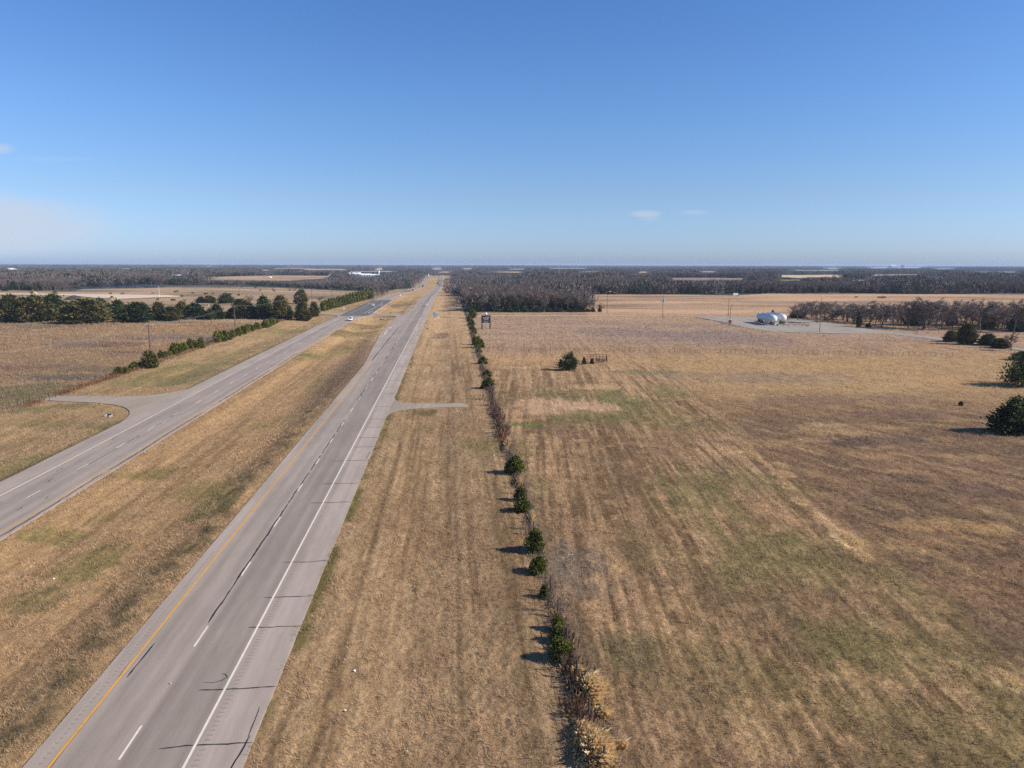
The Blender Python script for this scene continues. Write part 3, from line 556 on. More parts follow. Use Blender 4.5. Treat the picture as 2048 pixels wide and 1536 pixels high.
for (y0, y1, dens, hs, ws_, nper) in ((31, 60, 36, 1.0, .035, 3), (60, 95, 19, 1.05, .05, 3), (95, 160, 6, 1.2, .08, 3), (160, 260, 1.3, 1.5, .13, 3), (260, 420, .32, 1.9, .25, 3)):
    n = int((y1 ** 2 - y0 ** 2) * .84 * dens); yy = np.sqrt(rng.uniform(y0 ** 2, y1 ** 2, n)); xx = yy * rng.uniform(-.84, .84, n)
    k = ~on_paved(xx, yy); xx, yy = xx[k], yy[k]
    w, s = to_ws(xx, yy)
    rowd = fbm(w * 0.9 + 0.6 * fbm(xx / 15, yy / 15, 5), s / 38.0, 80)
    frow = fbm((xx - yy * .02) * .8 + .8 * fbm(xx / 12, yy / 12, 6), yy / 26.0, 81)
    tuft = fbm(xx * .9, yy * .9, 33)
    hh = np.where(w > 8.6, .12 + .24 * sst(.4, .7, tuft), .09 + .18 * sst(.4, .72, tuft))
    hh = np.where(w < -84, .25 + .25 * tuft, hh)
    frow2 = fbm((xx - yy * .03) * 2.1 + fbm(xx / 8, yy / 8, 7), yy / 14.0, 83, 2); pk = np.where(w > 8.6, (1.2 - .8 * sst(.45, .7, frow)) * (.35 + .8 * sst(.3, .5, frow2)), 1.1 - .8 * sst(.48, .75, rowd)); pk = np.where(np.abs(w + 8.1) < .2, pk * .5, pk); pk = pk * (.34 + 1.0 * sst(.34, .6, fbm(xx * 1.5, yy * 1.5, 61, 2)))
    k = rng.random(len(xx)) < pk; xx, yy, hh = xx[k], yy[k], hh[k]
    c_ = gcol(xx, yy)
    v, cc = blades(xx, yy, hh * hs, np.full(len(xx), ws_), c_ * 1.32, np.full(len(xx), .9), nper); vs.append(v); cs.append(cc)
v = np.concatenate(vs); c_ = np.concatenate(cs)
go = link('grass', mesh_np('grass', v, np.arange(len(v)).reshape(-1, 3), c_, M_GRASS)); tag(go, 'short dry tan grass covering the verges, median and fields', 'grass', kind='stuff')
print('grass tris', len(v) // 3, round(time.time() - T0, 1))

# ------------------------------------------------------------------ plant generators
def cedar_mesh(seed, h, r, nbr, per, size, top=.9, low=.02, col=((26, 44, 20), (62, 76, 32)), tone=1.0, skew=0.0, rag=(1.0, .72, 1.14)):
    g = np.random.default_rng(seed); vs, cs = [], []
    c0, c1 = lin(col[0]) * tone, lin(col[1]) * tone
    lob = g.uniform(.7, 1.2, 9)
    for k in range(nbr):
        f = low + (1 - low) * (1 - math.sqrt(g.random())) if top > .8 else g.uniform(low, 1)
        az = g.uniform(0, 2 * np.pi); prof = (1 - f ** rag[0]) * top + (1 - top) * math.sqrt(max(0, 1 - (2 * f - .75) ** 2 / 1.6)) + .05
        prof *= min(1, .62 + f * 3.0); L = r * prof * lob[int(az / (2 * np.pi) * 9) % 9] * g.uniform(rag[1], rag[2])
        el = g.uniform(.05, .75); d = np.array([math.cos(az) * math.cos(el), math.sin(az) * math.cos(el), math.sin(el)])
        base = np.array([0, 0, f * h * .93]); hL = L / math.cos(el)
        tcol = c0 + (c1 - c0) * g.random() ** 1.3
        m_ = max(3, int(per * (.5 + L / r)))
        t = g.uniform(.25, 1, m_) ** .7; p = base + d[None] * (t * hL)[:, None] + g.normal(0, .09 * r, (m_, 3)) * (.5 + t[:, None]); p[:, 2] -= (t ** 2) * L * .22
        ax = d * .7 + np.array([0, 0, .35]) + g.normal(0, .42, (m_, 3)); ax /= np.linalg.norm(ax, axis=1)[:, None]
        sd = np.cross(ax, g.normal(0, 1, (m_, 3))); sd /= np.linalg.norm(sd, axis=1)[:, None]
        ln = size * g.uniform(.6, 1.35, m_)[:, None]; wd = ln * g.uniform(.2, .36, m_)[:, None]
        vs.append(np.stack([p - ax * ln * .5, p + sd * wd, p + ax * ln * .6, p - sd * wd], 1)); cs.append(np.repeat(tcol[None] * g.uniform(.6, 1.45, (m_, 1)), 4, 0))
    # leader
    v = np.concatenate(vs).reshape(-1, 3); v[:, 2] = np.maximum(v[:, 2], 0.03); v[:, 0] += skew * v[:, 2]
    return v, np.arange(len(v)).reshape(-1, 4), np.concatenate(cs).reshape(-1, 3)
def tube(pts, rad, n=5):
    pts = np.asarray(pts, float); v = []
    for k, p in enumerate(pts):
        d = pts[min(k + 1, len(pts) - 1)] - pts[max(k - 1, 0)]; d = d / (np.linalg.norm(d) + 1e-9); a = np.cross(d, [.31, .95, .05]); a /= np.linalg.norm(a); b_ = np.cross(d, a)
        for q in range(n): t = 2 * np.pi * q / n; v.append(p + rad[k] * (a * math.cos(t) + b_ * math.sin(t)))
    f = [[k * n + q, k * n + (q + 1) % n, (k + 1) * n + (q + 1) % n, (k + 1) * n + q] for k in range(len(pts) - 1) for q in range(n)]
    return np.array(v), np.array(f)
def tubes(l_):
    vs, fs = [], []; o = 0
    for v, f in l_: vs.append(v); fs.append(f + o); o += len(v)
    return np.concatenate(vs), np.concatenate(fs)
def bare_mesh(seed, h, spread, ntw, twl, tww, col=((92, 81, 75), (138, 121, 110)), fork=.3, tone=1.0):
    """trunk with limbs, and the cloud of fine bare twigs"""
    g = np.random.default_rng(seed); limbs = []; tips = []
    tr = h * .015 + .03; top = h * g.uniform(.5, .62); bend = g.normal(0, .05 * h, 2)
    tp = np.array([[bend[0] * t * t, bend[1] * t * t, t * top - .2 * (t == 0)] for t in np.linspace(0, 1, 5)]); limbs.append(tube(tp, tr * np.linspace(1.15, .55, 5)))
    for k in range(int(g.integers(10, 15))):
        t = g.uniform(fork, 1); s0 = np.array([np.interp(t, np.linspace(0, 1, 5), tp[:, q]) for q in range(3)]); az = g.uniform(0, 2 * np.pi)
        rad = spread * g.uniform(.25, .95); hz = (h - s0[2]) * g.uniform(.5, .95); e = s0 + np.array([math.cos(az) * rad, math.sin(az) * rad, hz])
        mid = (s0 + e) / 2 + np.array([math.cos(az) * rad * .18, math.sin(az) * rad * .18, -hz * .08]); pts = np.array([s0, (s0 + mid) / 2 + [0, 0, -.02 * h], mid, (mid + e) / 2, e])
        limbs.append(tube(pts, tr * .36 * np.linspace(1, .2, 5), 4))
        for q in range(int(g.integers(5, 9))):
            u = g.uniform(.3, 1); p0 = np.array([np.interp(u, np.linspace(0, 1, 5), pts[:, c]) for c in range(3)]); a2 = az + g.normal(0, .9); l2 = spread * g.uniform(.2, .45)
            p1 = p0 + np.array([math.cos(a2) * l2, math.sin(a2) * l2, l2 * g.uniform(.2, 1.1)]); limbs.append(tube(np.array([p0, (p0 + p1) / 2 + g.normal(0, .05 * l2, 3), p1]), tr * np.array([.16, .11, .05]), 3)); tips.append((p0, p1))
    v, f = tubes(limbs)
    P0 = np.array([a for a, _ in tips]); P1 = np.array([b_ for _, b_ in tips]); k = g.integers(0, len(tips), ntw); t = g.uniform(.15, 1.05, ntw)[:, None]
    p = P0[k] * (1 - t) + P1[k] * t; d = (P1[k] - P0[k]); d /= np.linalg.norm(d, axis=1)[:, None]; d = d * .7 + g.normal(0, .5, (ntw, 3)) + [0, 0, .35]; d /= np.linalg.norm(d, axis=1)[:, None]
    sd = np.cross(d, g.normal(0, 1, (ntw, 3))); sd /= np.linalg.norm(sd, axis=1)[:, None]; ln = twl * g.uniform(.5, 1.4, ntw)[:, None]
    tv = np.stack([p - sd * tww * .5, p + sd * tww * .5, p + d * ln], 1).reshape(-1, 3); c0, c1 = lin(col[0]) * tone, lin(col[1]) * tone
    cc = np.repeat(c0 + (c1 - c0) * g.random((ntw, 1)), 3, 0)
    return (v, f), (tv, np.arange(len(tv)).reshape(-1, 3), cc)

G_DARK = ((30, 42, 22), (78, 86, 44)); G_YEL = ((44, 54, 22), (116, 114, 52)); G_OLD = ((38, 48, 26), (108, 96, 52))
def cedar_proto(name, seed, h, r, nbr, per, size, label, cat, group, top=.9, col=G_DARK, stems=(), **kw):
    t = thing(name, label, cat, group=group)
    v, f, c_ = cedar_mesh(seed, h, r, nbr, per, size, top, col=col, **kw)
    for q_, (dx, dy, fh, fr_) in enumerate(stems):
        v2, f2, c2 = cedar_mesh(seed + 31 + q_, h * fh, r * fr_, int(nbr * .5), per, size, top, col=col, **kw); v2 = v2 + np.array([dx * r, dy * r, 0]); f = np.concatenate([f, f2 + len(v)]); v = np.concatenate([v, v2]); c_ = np.concatenate([c_, c2])
    link('crown', mesh_np('crown', v, f, c_, M_CEDAR), t)
    tv, tf = tube(np.array([[0, 0, -.2], [0, 0, h * .3], [0, 0, h * .8]]), [r * .06 + .02, r * .05, .02]); link('trunk', mesh_np('trunk', tv, tf, mat=M_BARK), t)
    return t
def bare_proto(name, seed, h, sp, ntw, twl, tww, label, cat, group, **kw):
    t = thing(name, label, cat, group=group)
    (v, f), (tv, tf, c_) = bare_mesh(seed, h, sp, ntw, twl, tww, **kw); link('trunk', mesh_np('trunk', v, f, mat=M_BARK), t); link('crown', mesh_np('crown', tv, tf, c_, M_TWIG), t)
    return t
class Kind:
    """hands out the first plant itself, then copies of it"""
    def __init__(s, protos, dims): s.p = protos; s.d = dims; s.used = set()
    def place(s, loc, h, wd, label=None, group=None, k=None, cat=None, name=None):
        k = random.randrange(min(5, len(s.p))) if k is None else k; ph, pr = s.d[k]
        sc = (wd / (2 * pr), wd / (2 * pr), h / ph); rot = random.uniform(0, 6.28)
        if k not in s.used:
            s.used.add(k); o = s.p[k]; o.location = loc; o.rotation_euler = (0, 0, rot); o.scale = sc
            if label: o['label'] = label
            if group: o['group'] = group
            if cat: o['category'] = cat
            if name: o.name = name
            return o
        return dup(s.p[k], loc, rot, sc, label, group, cat, name)
    def finish(s):
        for k, o in enumerate(s.p):
            if k not in s.used:
                for c_ in list(o.children): bpy.data.objects.remove(c_)
                bpy.data.objects.remove(o)
def px_plant(kind, px, yb, wpx, ytop, label, group, k=None, cat=None, name=None, push=.5):
    p = at(px, yb); mpp = math.hypot(p.x, p.y) / F; wd = wpx * mpp
    p2 = Vector((p.x, p.y, 0)); p2 = p2 * (1 + push * wd * .5 / p2.length); p2.z = float(terrain(p2.x, p2.y)); h = max(.5, top_z(p2, ytop))
    return kind.place(p2 - Vector((0, 0, .05)), h, wd, label, group, k, cat, name)

# cedar bushes of the near fence line
gB = 'cedar bushes along the near fence line'
nb = Kind([cedar_proto('cedar_bush', 100 + q, 2.6, 1.0, 200, 26, .19, 'x', 'bush', gB, top=tp, col=G_YEL, low=.03, rag=(1.1, .45, 1.3), stems=[((.5, .3, .62, .7),), (), ((-.6, .2, .7, .6), (.4, -.5, .5, .6)), ((.3, .6, .8, .5),)][q]) for q, tp in enumerate((.55, .8, .65, .9))], [(2.6, 1.0)] * 4)
NEARB = [(1030, 950, 34, 911, 'round dark cedar bush above the pale grass, fourth bush gap up the near fence', 0), (1041, 1003, 24, 972, 'narrow cedar bush just behind a wider one on the near fence line', 1), (1046, 1026, 32, 994, 'ragged low cedar bush touching a narrow one behind it', 2),
    (1069, 1107, 36, 1048, 'tall pointed cedar bush with a long shadow beside the gray bare patch', 3), (1078, 1149, 34, 1112, 'compact round cedar bush below the tall pointed one', 0), (1088, 1198, 20, 1168, 'thin sparse cedar bush half sunk in brown weeds', 2), (1113, 1264, 26, 1226, 'small upright cedar bush behind the biggest near bush', 1),
    (1117, 1288, 32, 1245, 'middle cedar bush of the clump of three nearest the viewer', 3), (1120, 1325, 46, 1274, 'biggest nearest cedar bush with a broad shadow on the mown strip', 0),
    (977, 778, 22, 755, 'round dark cedar bush just past the broken gate posts', 0), (974, 753, 15, 739, 'small pale green cedar bush past the round one on the fence line', 2), (966, 728, 15, 712, 'small yellow green cedar bush where the cross fence begins', 2), (959, 706, 9, 694, 'tiny cedar bush at the corner of the cross fence', 1),
    (957, 696, 18, 668, 'leaning cedar bush pair with yellow tips on the fence line', 3), (950, 690, 14, 672, 'dark cedar bush beside the leaning yellow tipped one', 1), (949, 668, 10, 652, 'slim cedar bush nearest the billboard legs', 3), (945, 661, 10, 649, 'low cedar bush beside the slim one by the billboard', 2), (943, 652, 11, 637, 'brownish cedar bush level with the billboard panel', 1), (939, 644, 9, 628, 'narrow yellow green cedar bush south of the gravel lane', 3), (946, 637, 14, 618, 'dark full cedar bush at the gravel lane corner', 0)]
for px, yb, wp, yt, lb, k in NEARB: px_plant(nb, px, yb, wp * 1.1, yt, lb, gB, k)
nb.finish()

# tall cedars
gC = 'big cedars in the row behind the reddish field'
cd = Kind([cedar_proto('cedar_tree', 200 + q, 11, 4.2, 300, 22, .72, 'big dark cedar in the long row behind the reddish field', 'tree', gC, top=tp, col=cl_, skew=sk, rag=(.95, .6, 1.22), stems=[(), ((.7, .2, .75, .6), (-.6, -.3, .6, .6)), (), ((.6, -.2, .85, .7),), ((-.5, .3, .7, .6),)][q]) for q, (tp, cl_, sk) in enumerate(((.85, G_DARK, .02), (.7, G_OLD, -.03), (.9, G_DARK, .03), (.6, G_OLD, 0), (.8, G_DARK, -.02)))]
    + [cedar_proto('cedar_tree', 260 + q, 7, 4.0, 95, 46, .42, 'x', 'tree', gC, top=.97, col=G_DARK, rag=(.8, .35, 1.45), low=.03) for q in range(2)], [(11, 5.2)] * 5 + [(7, 4.6)] * 2)
ROWL = 'big dark cedar in the long row behind the reddish field'
for px, yb, wp, yt in [(-60, 645, 70, 590), (-15, 644, 66, 592), (22, 645, 62, 590), (50, 642, 60, 594), (75, 645, 70, 591), (108, 642, 72, 587), (142, 641, 52, 600), (204, 640, 64, 592), (238, 640, 44, 598), (272, 645, 80, 604), (286, 640, 52, 602), (318, 641, 42, 604), (343, 642, 50, 613), (366, 639, 38, 603), (392, 639, 62, 602), (421, 640, 26, 614), (435, 639, 40, 604), (462, 637, 34, 614), (482, 638, 56, 598), (507, 638, 40, 612), (562, 640, 44, 591), (577, 638, 30, 606)]:
    px_plant(cd, px, yb, wp, yt, ROWL, gC)
px_plant(cd, 178, 648, 96, 597, 'widest cedar, standing forward of the long row', gC, 3); px_plant(cd, 529, 638, 50, 586, 'pointed tall cedar near the hedge end of the long row', gC, 2); px_plant(cd, 606, 642, 44, 603, 'broad olive cedar at the end of the row by the utility pole', gC, 1); px_plant(cd, 628, 634, 30, 604, 'yellowish cedar ending the row beside the pale side road', gC, 1)
gD = 'cedars scattered in the cattle pasture'
for px, yb, wp, yt, lb in [(402, 606, 26, 593, 'low dark cedar clump in the cattle pasture'), (418, 606, 26, 591, 'dark cedar beside the low clump in the cattle pasture'), (452, 607, 40, 583, 'pointed blue green cedar alone in the cattle pasture'), (604, 608, 34, 579, 'tall two toned cedar rising behind the row in the pasture'), (224, 598, 9, 591, 'tiny round cedar on the pale gravel yard edge'), (10, 582, 14, 573, 'small round tree at the far edge of the gravel yard'), (70, 582, 11, 572, 'small dark tree beside the yellow loader'),
                           (1140, 742, 52, 699, 'lone dark green cedar in the big field with a long shadow'), (2044, 775, 78, 702, 'bulky dark cedar cut by the picture edge, the farther of two'), (2024, 870, 92, 784, 'ragged black green cedar cut by the picture edge, the nearer one'), (2046, 722, 50, 700, 'dark low cedar behind the bulky edge cedar'),
                           (1168, 729, 12, 711, 'small cedar beside the rusty pen'), (1184, 728, 11, 716, 'low cedar growing inside the rusty pen'), (1121, 735, 10, 718, 'small shoot of cedar beside the lone field cedar'), (1922, 812, 9, 802, 'tiny cedar sprig alone in the golden field'),
                           (1900, 684, 34, 661, 'rounded dark cedar beside the yard exit track'), (1934, 690, 34, 646, 'upright dark cedar between rounded ones by the exit track'), (1975, 692, 44, 664, 'spreading dark cedar with gaps by the exit track'), (1998, 697, 34, 676, 'low spreading cedar at the end of the exit track trees'),
                           (1545, 636, 12, 618, 'small cedar peeking up behind the white tanks'), (1556, 636, 9, 626, 'tiny cedar between the two white tanks'), (1592, 637, 32, 620, 'dark cedar clump beside the white tanks yard'), (1717, 654, 13, 622, 'slim dark cedar at the yard edge among bare trees'), (1736, 655, 12, 646, 'squat dark cedar at the yard corner'), (1828, 652, 40, 614, 'bluish cedar among the bare creek trees'), (1975, 660, 36, 612, 'tall dark cedar among the bare creek trees'), (2034, 664, 40, 622, 'dark cedar at the end of the creek trees'), (1905, 652, 24, 624, 'dark cedar half hidden by bare creek trees')]:
    px_plant(cd, px, yb, wp, yt, lb, k=(5 if px in (2020, 1140) else 6 if px == 2044 else None), group=gD if px < 700 else 'cedars standing about the big field and the yard', cat='tree')
gE = 'small cedar bushes along the far verge fence'
fb = Kind([cedar_proto('cedar_bush', 300 + q, 2.6, 1.3, 110, 18, .3, 'x', 'bush', gE, top=tp, col=G_YEL) for q, tp in enumerate((.6, .75, .5))], [(2.6, 1.3)] * 3)
FBL = 'yellow green cedar bush in the broken hedge along the far verge fence'
for px, yb, h in [(232, 750, 8), (238, 749, 16), (250, 747, 14), (262, 741, 13), (270, 738, 15), (280, 735, 11), (322, 719, 19), (331, 717, 15), (340, 713, 12), (347, 712, 26), (357, 708, 22), (368, 704, 20), (380, 701, 24), (390, 698, 18), (402, 697, 22), (433, 686, 24), (441, 684, 22), (450, 683, 22), (458, 680, 17), (466, 676, 17), (478, 672, 18), (486, 669, 18), (495, 665, 17), (502, 663, 14), (515, 659, 14), (530, 656, 16), (537, 654, 15), (545, 650, 15), (552, 647, 10)]:
    px_plant(fb, px, yb, 15 if h > 13 else 11, yb - h, FBL, gE)
cd_big = px_plant(cd, 299, 737, 33, 701, 'big dark cedar bush at the foot of the nearest utility pole', gE, 3, cat='bush')
gH = 'tall hedge cedars by the side road'
HL = 'tall cedar in the solid hedge between the pasture and the side road'
for q in range(17):
    t = q / 16; px = 646 + 96 * t; yb = 622.5 - 25.5 * t
    px_plant(fb, px, yb, 13, yb - 21 - random.uniform(-1.5, 1.5), HL, gH, cat='tree', name='cedar_tree')
cd.finish(); fb.finish()

# bare trees
gT = 'bare trees along the creek by the yard'
bt = Kind([bare_proto('bare_tree', 400 + q, 13, 4.2, 4200, 1.3, .05, 'x', 'tree', gT, fork=.14) for q in range(5)], [(13, 5.6)] * 5)
TL = 'bare grey brown tree in the creek line beyond the tank yard'
random.seed(3)
for q in range(40):
    t = q / 39; px = 1598 + 470 * t + random.uniform(-5, 5); yb = 634 + 25 * t ** .7 + random.uniform(-4, 4) + (7 if q % 3 == 0 else 0)
    px_plant(bt, px, yb, random.uniform(28, 70), random.uniform(594, 614) + 6 * (t < .08), TL, gT)
for q in range(46):
    t = q / 45; px = 1602 + 460 * t + random.uniform(-6, 6); yb = 636 + 25 * t ** .7 + random.uniform(-5, 5); px_plant(bt, px, yb, random.uniform(18, 40), yb - random.uniform(12, 30), 'low bare shrub filling the thicket under the creek trees', 'bare shrubs under the creek trees', cat='shrub', name='bare_shrub')
px_plant(bt, 1846, 660, 66, 598, 'largest spreading bare tree of the creek line', gT, 1); px_plant(bt, 1763, 657, 60, 612, 'low wide leaning bare tree at the yard corner', gT, 2); px_plant(bt, 2022, 702, 34, 662, 'small bare tree alone beside the exit track', gT, 0); px_plant(bt, 1945, 690, 30, 655, 'thin bare tree between the exit track cedars', gT, 3)
gF = 'bare trees on the front edge of the wood behind the gravel lane'
FL = 'bare tree on the front edge of the wood behind the gravel lane'
for q in range(34):
    t = q / 33; px = 936 + 240 * t + random.uniform(-3, 3); px_plant(bt, px, 623 - random.uniform(0, 3), random.uniform(26, 44), (583 if t < .85 else 592) + random.uniform(-4, 6), FL, gF)
for px, yb, wp, yt, lb in [(963, 623.5, 22, 590, 'pale trunked bare tree at the wood corner behind the billboard'), (994, 623, 24, 594, 'second pale trunked bare tree behind the billboard'), (1168, 624, 22, 593, 'thin bare tree standing clear of the wood end'), (1180, 624, 16, 597, 'spindly bare tree between the wood end and the pole'), (1204, 624, 20, 606, 'small leaning bare tree at the foot of the lane pole'), (1187, 623, 16, 596, 'bare tree beside the spindly one near the lane pole')]: px_plant(bt, px, yb, wp, yt, lb, gF)
ec = Kind([cedar_proto('cedar_tree', 330 + q, 6, 2.6, 70, 14, .8, 'x', 'tree', gF, col=G_DARK) for q in range(2)], [(6, 2.6)] * 2)
EL = 'small dark cedar under the bare trees by the gravel lane'
for px, h, wp in [(942, 18, 14), (953, 26, 16), (1018, 20, 16), (1012, 12, 14), (1050, 12, 16), (1064, 9, 14), (1082, 11, 12), (1098, 10, 14), (1110, 12, 12), (1120, 10, 14), (1140, 9, 12), (1156, 10, 16), (1166, 9, 14), (1176, 9, 12), (1186, 11, 12), (1199, 11, 9), (1035, 10, 12), (1072, 12, 10)]: px_plant(ec, px, 624, wp, 624 - h, EL, 'small cedars along the wood by the gravel lane')
ec.finish()
gS = 'bare grey shrubs ending the hedge'
for px, yb, h in [(748, 598, 16), (755, 597, 15), (762, 595, 15), (768, 593, 14), (775, 590, 13), (418, 691, 18), (411, 693, 15), (425, 688, 16)]: px_plant(bt, px, yb, 14, yb - h, 'bare grey shrub closing the cedar hedge beside the road' if px > 600 else 'bare grey shrub filling a gap in the far verge hedge', gS if px > 600 else 'bare grey shrubs in the far verge hedge', cat='shrub', name='bare_shrub')
for px, yb, wp, yt, lb in [(140, 583, 28, 570, 'bare tree beside the pond end'), (124, 583, 22, 573, 'smaller bare tree left of the pond'), (306, 588, 8, 584, 'small bare bush on the pasture near the white pole'), (370, 605, 12, 598, 'bare bush behind the cedar row by two cows'), (500, 612, 22, 590, 'faint bare tree between the cedar row tops'), (640, 604, 22, 592, 'faint bare tree behind the cedar hedge')]: px_plant(bt, px, yb, wp, yt, lb, 'bare trees of the pasture')
for px, yb, wp, yt, lb in [(1098, 1225, 16, 1180, 'bare sapling in the weeds behind the small upright cedar bush'), (1060, 1060, 12, 1028, 'bare twiggy sapling behind the tall pointed cedar bush'), (984, 800, 14, 768, 'bare brush sapling by the broken gate posts'), (1128, 1345, 20, 1305, 'bare twigs spreading below the biggest cedar bush'), (1002, 868, 12, 838, 'bare reddish sapling in the dense weeds'), (960, 712, 8, 700, 'bare twigs beside the cross fence corner'), (1196, 726, 18, 716, 'low bare brush growing in the rusty pen'), (1207, 725, 14, 717, 'bare brush at the far end of the rusty pen')]: px_plant(bt, px, yb, wp, yt, lb, 'bare saplings of the near fence line', cat='sapling', name='bare_sapling')
bt.finish()
print('trees', round(time.time() - T0, 1))

# ------------------------------------------------------------------ far woods (one mass each)
PROTO = bpy.data.collections.new('woodland_kinds')      # shapes the woods are grown from; not placed themselves
def proto(name, v, f, c_, mat):
    o = bpy.data.objects.new(name, mesh_np(name, v, f, c_, mat)); PROTO.objects.link(o); return o
def lowbare(seed, h, sp, n, ln, wd):
    (v, f), (tv, tf, c_) = bare_mesh(seed, h, sp, n, ln, wd, col=((88, 78, 73), (128, 113, 105)), fork=.2)
    tri = np.concatenate([f[:, [0, 1, 2]], f[:, [0, 2, 3]]]); return np.concatenate([v, tv]), np.concatenate([tri, tf + len(v)]), np.concatenate([np.tile(lin((104, 90, 80)), (len(v), 1)), c_])
for q in range(4): proto('w%d' % q, *lowbare(500 + q, 12.5, 4.6, 1000, 1.7, .11), M_TWIG)
for q in range(3):
    v, f, c_ = cedar_mesh(520 + q, 10, 3.4, 70, 10, 1.3, .8, col=((22, 38, 22), (50, 64, 34))); proto('w%d' % (4 + q), v, np.concatenate([f[:, [0, 1, 2]], f[:, [0, 2, 3]]]), c_, M_CEDAR)
for q in range(4):      # clumps for the distance: a spread of several crowns
    g = np.random.default_rng(540 + q); n = 900; k = g.integers(0, 14, n); cx = g.uniform(-18, 18, 14); cy = g.uniform(-18, 18, 14); ch = g.uniform(9, 13, 14)
    u = g.normal(0, 1, (n, 3)); u /= np.linalg.norm(u, axis=1)[:, None]; p = np.stack([cx[k] + u[:, 0] * 5.0, cy[k] + u[:, 1] * 5.0, ch[k] * .5 + u[:, 2] * ch[k] * .48], 1)
    ax = u * .5 + g.normal(0, .5, (n, 3)) + [0, 0, .5]; ax /= np.linalg.norm(ax, axis=1)[:, None]; sd = np.cross(ax, g.normal(0, 1, (n, 3))); sd /= np.linalg.norm(sd, axis=1)[:, None]
    v = np.stack([p - sd * .35, p + sd * .35, p + ax * 3.4], 1).reshape(-1, 3); dark = (k % 5 == 0) if q < 3 else (k % 5 != 0)
    cc = np.where(dark[:, None], lin((42, 54, 34)), lin((106, 95, 90)) ) * g.uniform(.8, 1.25, (n, 1)); proto('w%d' % (7 + q), v, np.arange(len(v)).reshape(-1, 3), np.repeat(cc, 3, 0), M_TWIG)
ngr = bpy.data.node_groups.new('grow_woods', 'GeometryNodeTree')
ngr.interface.new_socket('Geometry', in_out='INPUT', socket_type='NodeSocketGeometry'); ngr.interface.new_socket('Geometry', in_out='OUTPUT', socket_type='NodeSocketGeometry')
gi = ngr.nodes.new('NodeGroupInput'); gout = ngr.nodes.new('NodeGroupOutput'); m2p = ngr.nodes.new('GeometryNodeMeshToPoints'); iop = ngr.nodes.new('GeometryNodeInstanceOnPoints'); ci = ngr.nodes.new('GeometryNodeCollectionInfo')
ci.inputs['Collection'].default_value = PROTO; ci.inputs['Separate Children'].default_value = True; ci.inputs['Reset Children'].default_value = True
def nattr(nm, ty): n = ngr.nodes.new('GeometryNodeInputNamedAttribute'); n.data_type = ty; n.inputs['Name'].default_value = nm; return n
ai, ar, asc = nattr('idx', 'INT'), nattr('rot', 'FLOAT_VECTOR'), nattr('sc', 'FLOAT_VECTOR'); L = ngr.links
e2r = ngr.nodes.new('FunctionNodeEulerToRotation')
def out(n): return [o for o in n.outputs if o.enabled and o.name == 'Attribute'][0]
L.new(gi.outputs[0], m2p.inputs[0]); L.new(m2p.outputs[0], iop.inputs['Points']); L.new(ci.outputs[0], iop.inputs['Instance']); iop.inputs['Pick Instance'].default_value = True
L.new(out(ai), iop.inputs['Instance Index']); L.new(out(ar), e2r.inputs[0]); L.new(e2r.outputs[0], iop.inputs['Rotation']); L.new(out(asc), iop.inputs['Scale']); L.new(iop.outputs[0], gout.inputs[0])
PN = sorted([o.name for o in PROTO.objects]); PIDX = np.zeros(11, int)
for a_ in range(11): PIDX[a_] = PN.index('w%d' % a_)
def woods(name, x, y, idx, sc, label):
    x, y, sc, keep = grown(x, y, sc); idx = idx[keep]
    me = bpy.data.meshes.new(name); me.vertices.add(len(x)); z = terrain(x, y) - .1
    me.vertices.foreach_set('co', np.stack([x, y, z], 1).astype(np.float32).ravel())
    me.attributes.new('idx', 'INT', 'POINT').data.foreach_set('value', PIDX[idx].astype(np.int32))
    rt = np.zeros((len(x), 3), np.float32); rt[:, 2] = rng.uniform(0, 6.28, len(x)); me.attributes.new('rot', 'FLOAT_VECTOR', 'POINT').data.foreach_set('vector', rt.ravel())
    me.attributes.new('sc', 'FLOAT_VECTOR', 'POINT').data.foreach_set('vector', sc.astype(np.float32).ravel())
    o = link(name, me); md = o.modifiers.new('grow', 'NODES'); md.node_group = ngr; tag(o, label, 'woodland', kind='stuff'); print(name, len(x)); return o
EXTRA_WOOD = [world_poly(p) for p in [[(928, 622), (1150, 622), (1176, 621), (1160, 604), (1150, 588), (1100, 580), (918, 574)]]]
CLEAR = [world_poly(p) for p in [[(690, 549), (690, 554.5), (790, 553), (790, 549)], [(640, 551.5), (640, 556), (690, 554), (690, 551.5)]]] 
STRIPS = []        # open strips lie on slight rises: the woods before them stay low
for t_, b_, c_ in FIELD_PX[2:]:
    q_ = [at(*p_) for p_ in b_]; STRIPS.append((np.array([math.atan2(p_.x, p_.y) for p_ in q_]), np.array([math.hypot(p_.x, p_.y) for p_ in q_])))
for a_, b_, y_ in [(688, 772, 552.8), (655, 674, 553.3), (336, 392, 554.4), (2, 26, 540.5), (1022, 1038, 551.9), (1740, 1754, 560), (1950, 1978, 553), (1754, 1766, 540.8), (60, 69, 557), (534, 545, 555.5), (850, 864, 553)]:
    q_ = [at(a_, y_), at(b_, y_)]; STRIPS.append((np.array([math.atan2(p_.x, p_.y) for p_ in q_]), np.array([math.hypot(p_.x, p_.y) for p_ in q_]))); CLEAR.append([(p_.x, p_.y) for p_ in (at(a_, y_ - 1.5), at(b_, y_ - 1.5), at(b_, y_ + .4), at(a_, y_ + .4))])
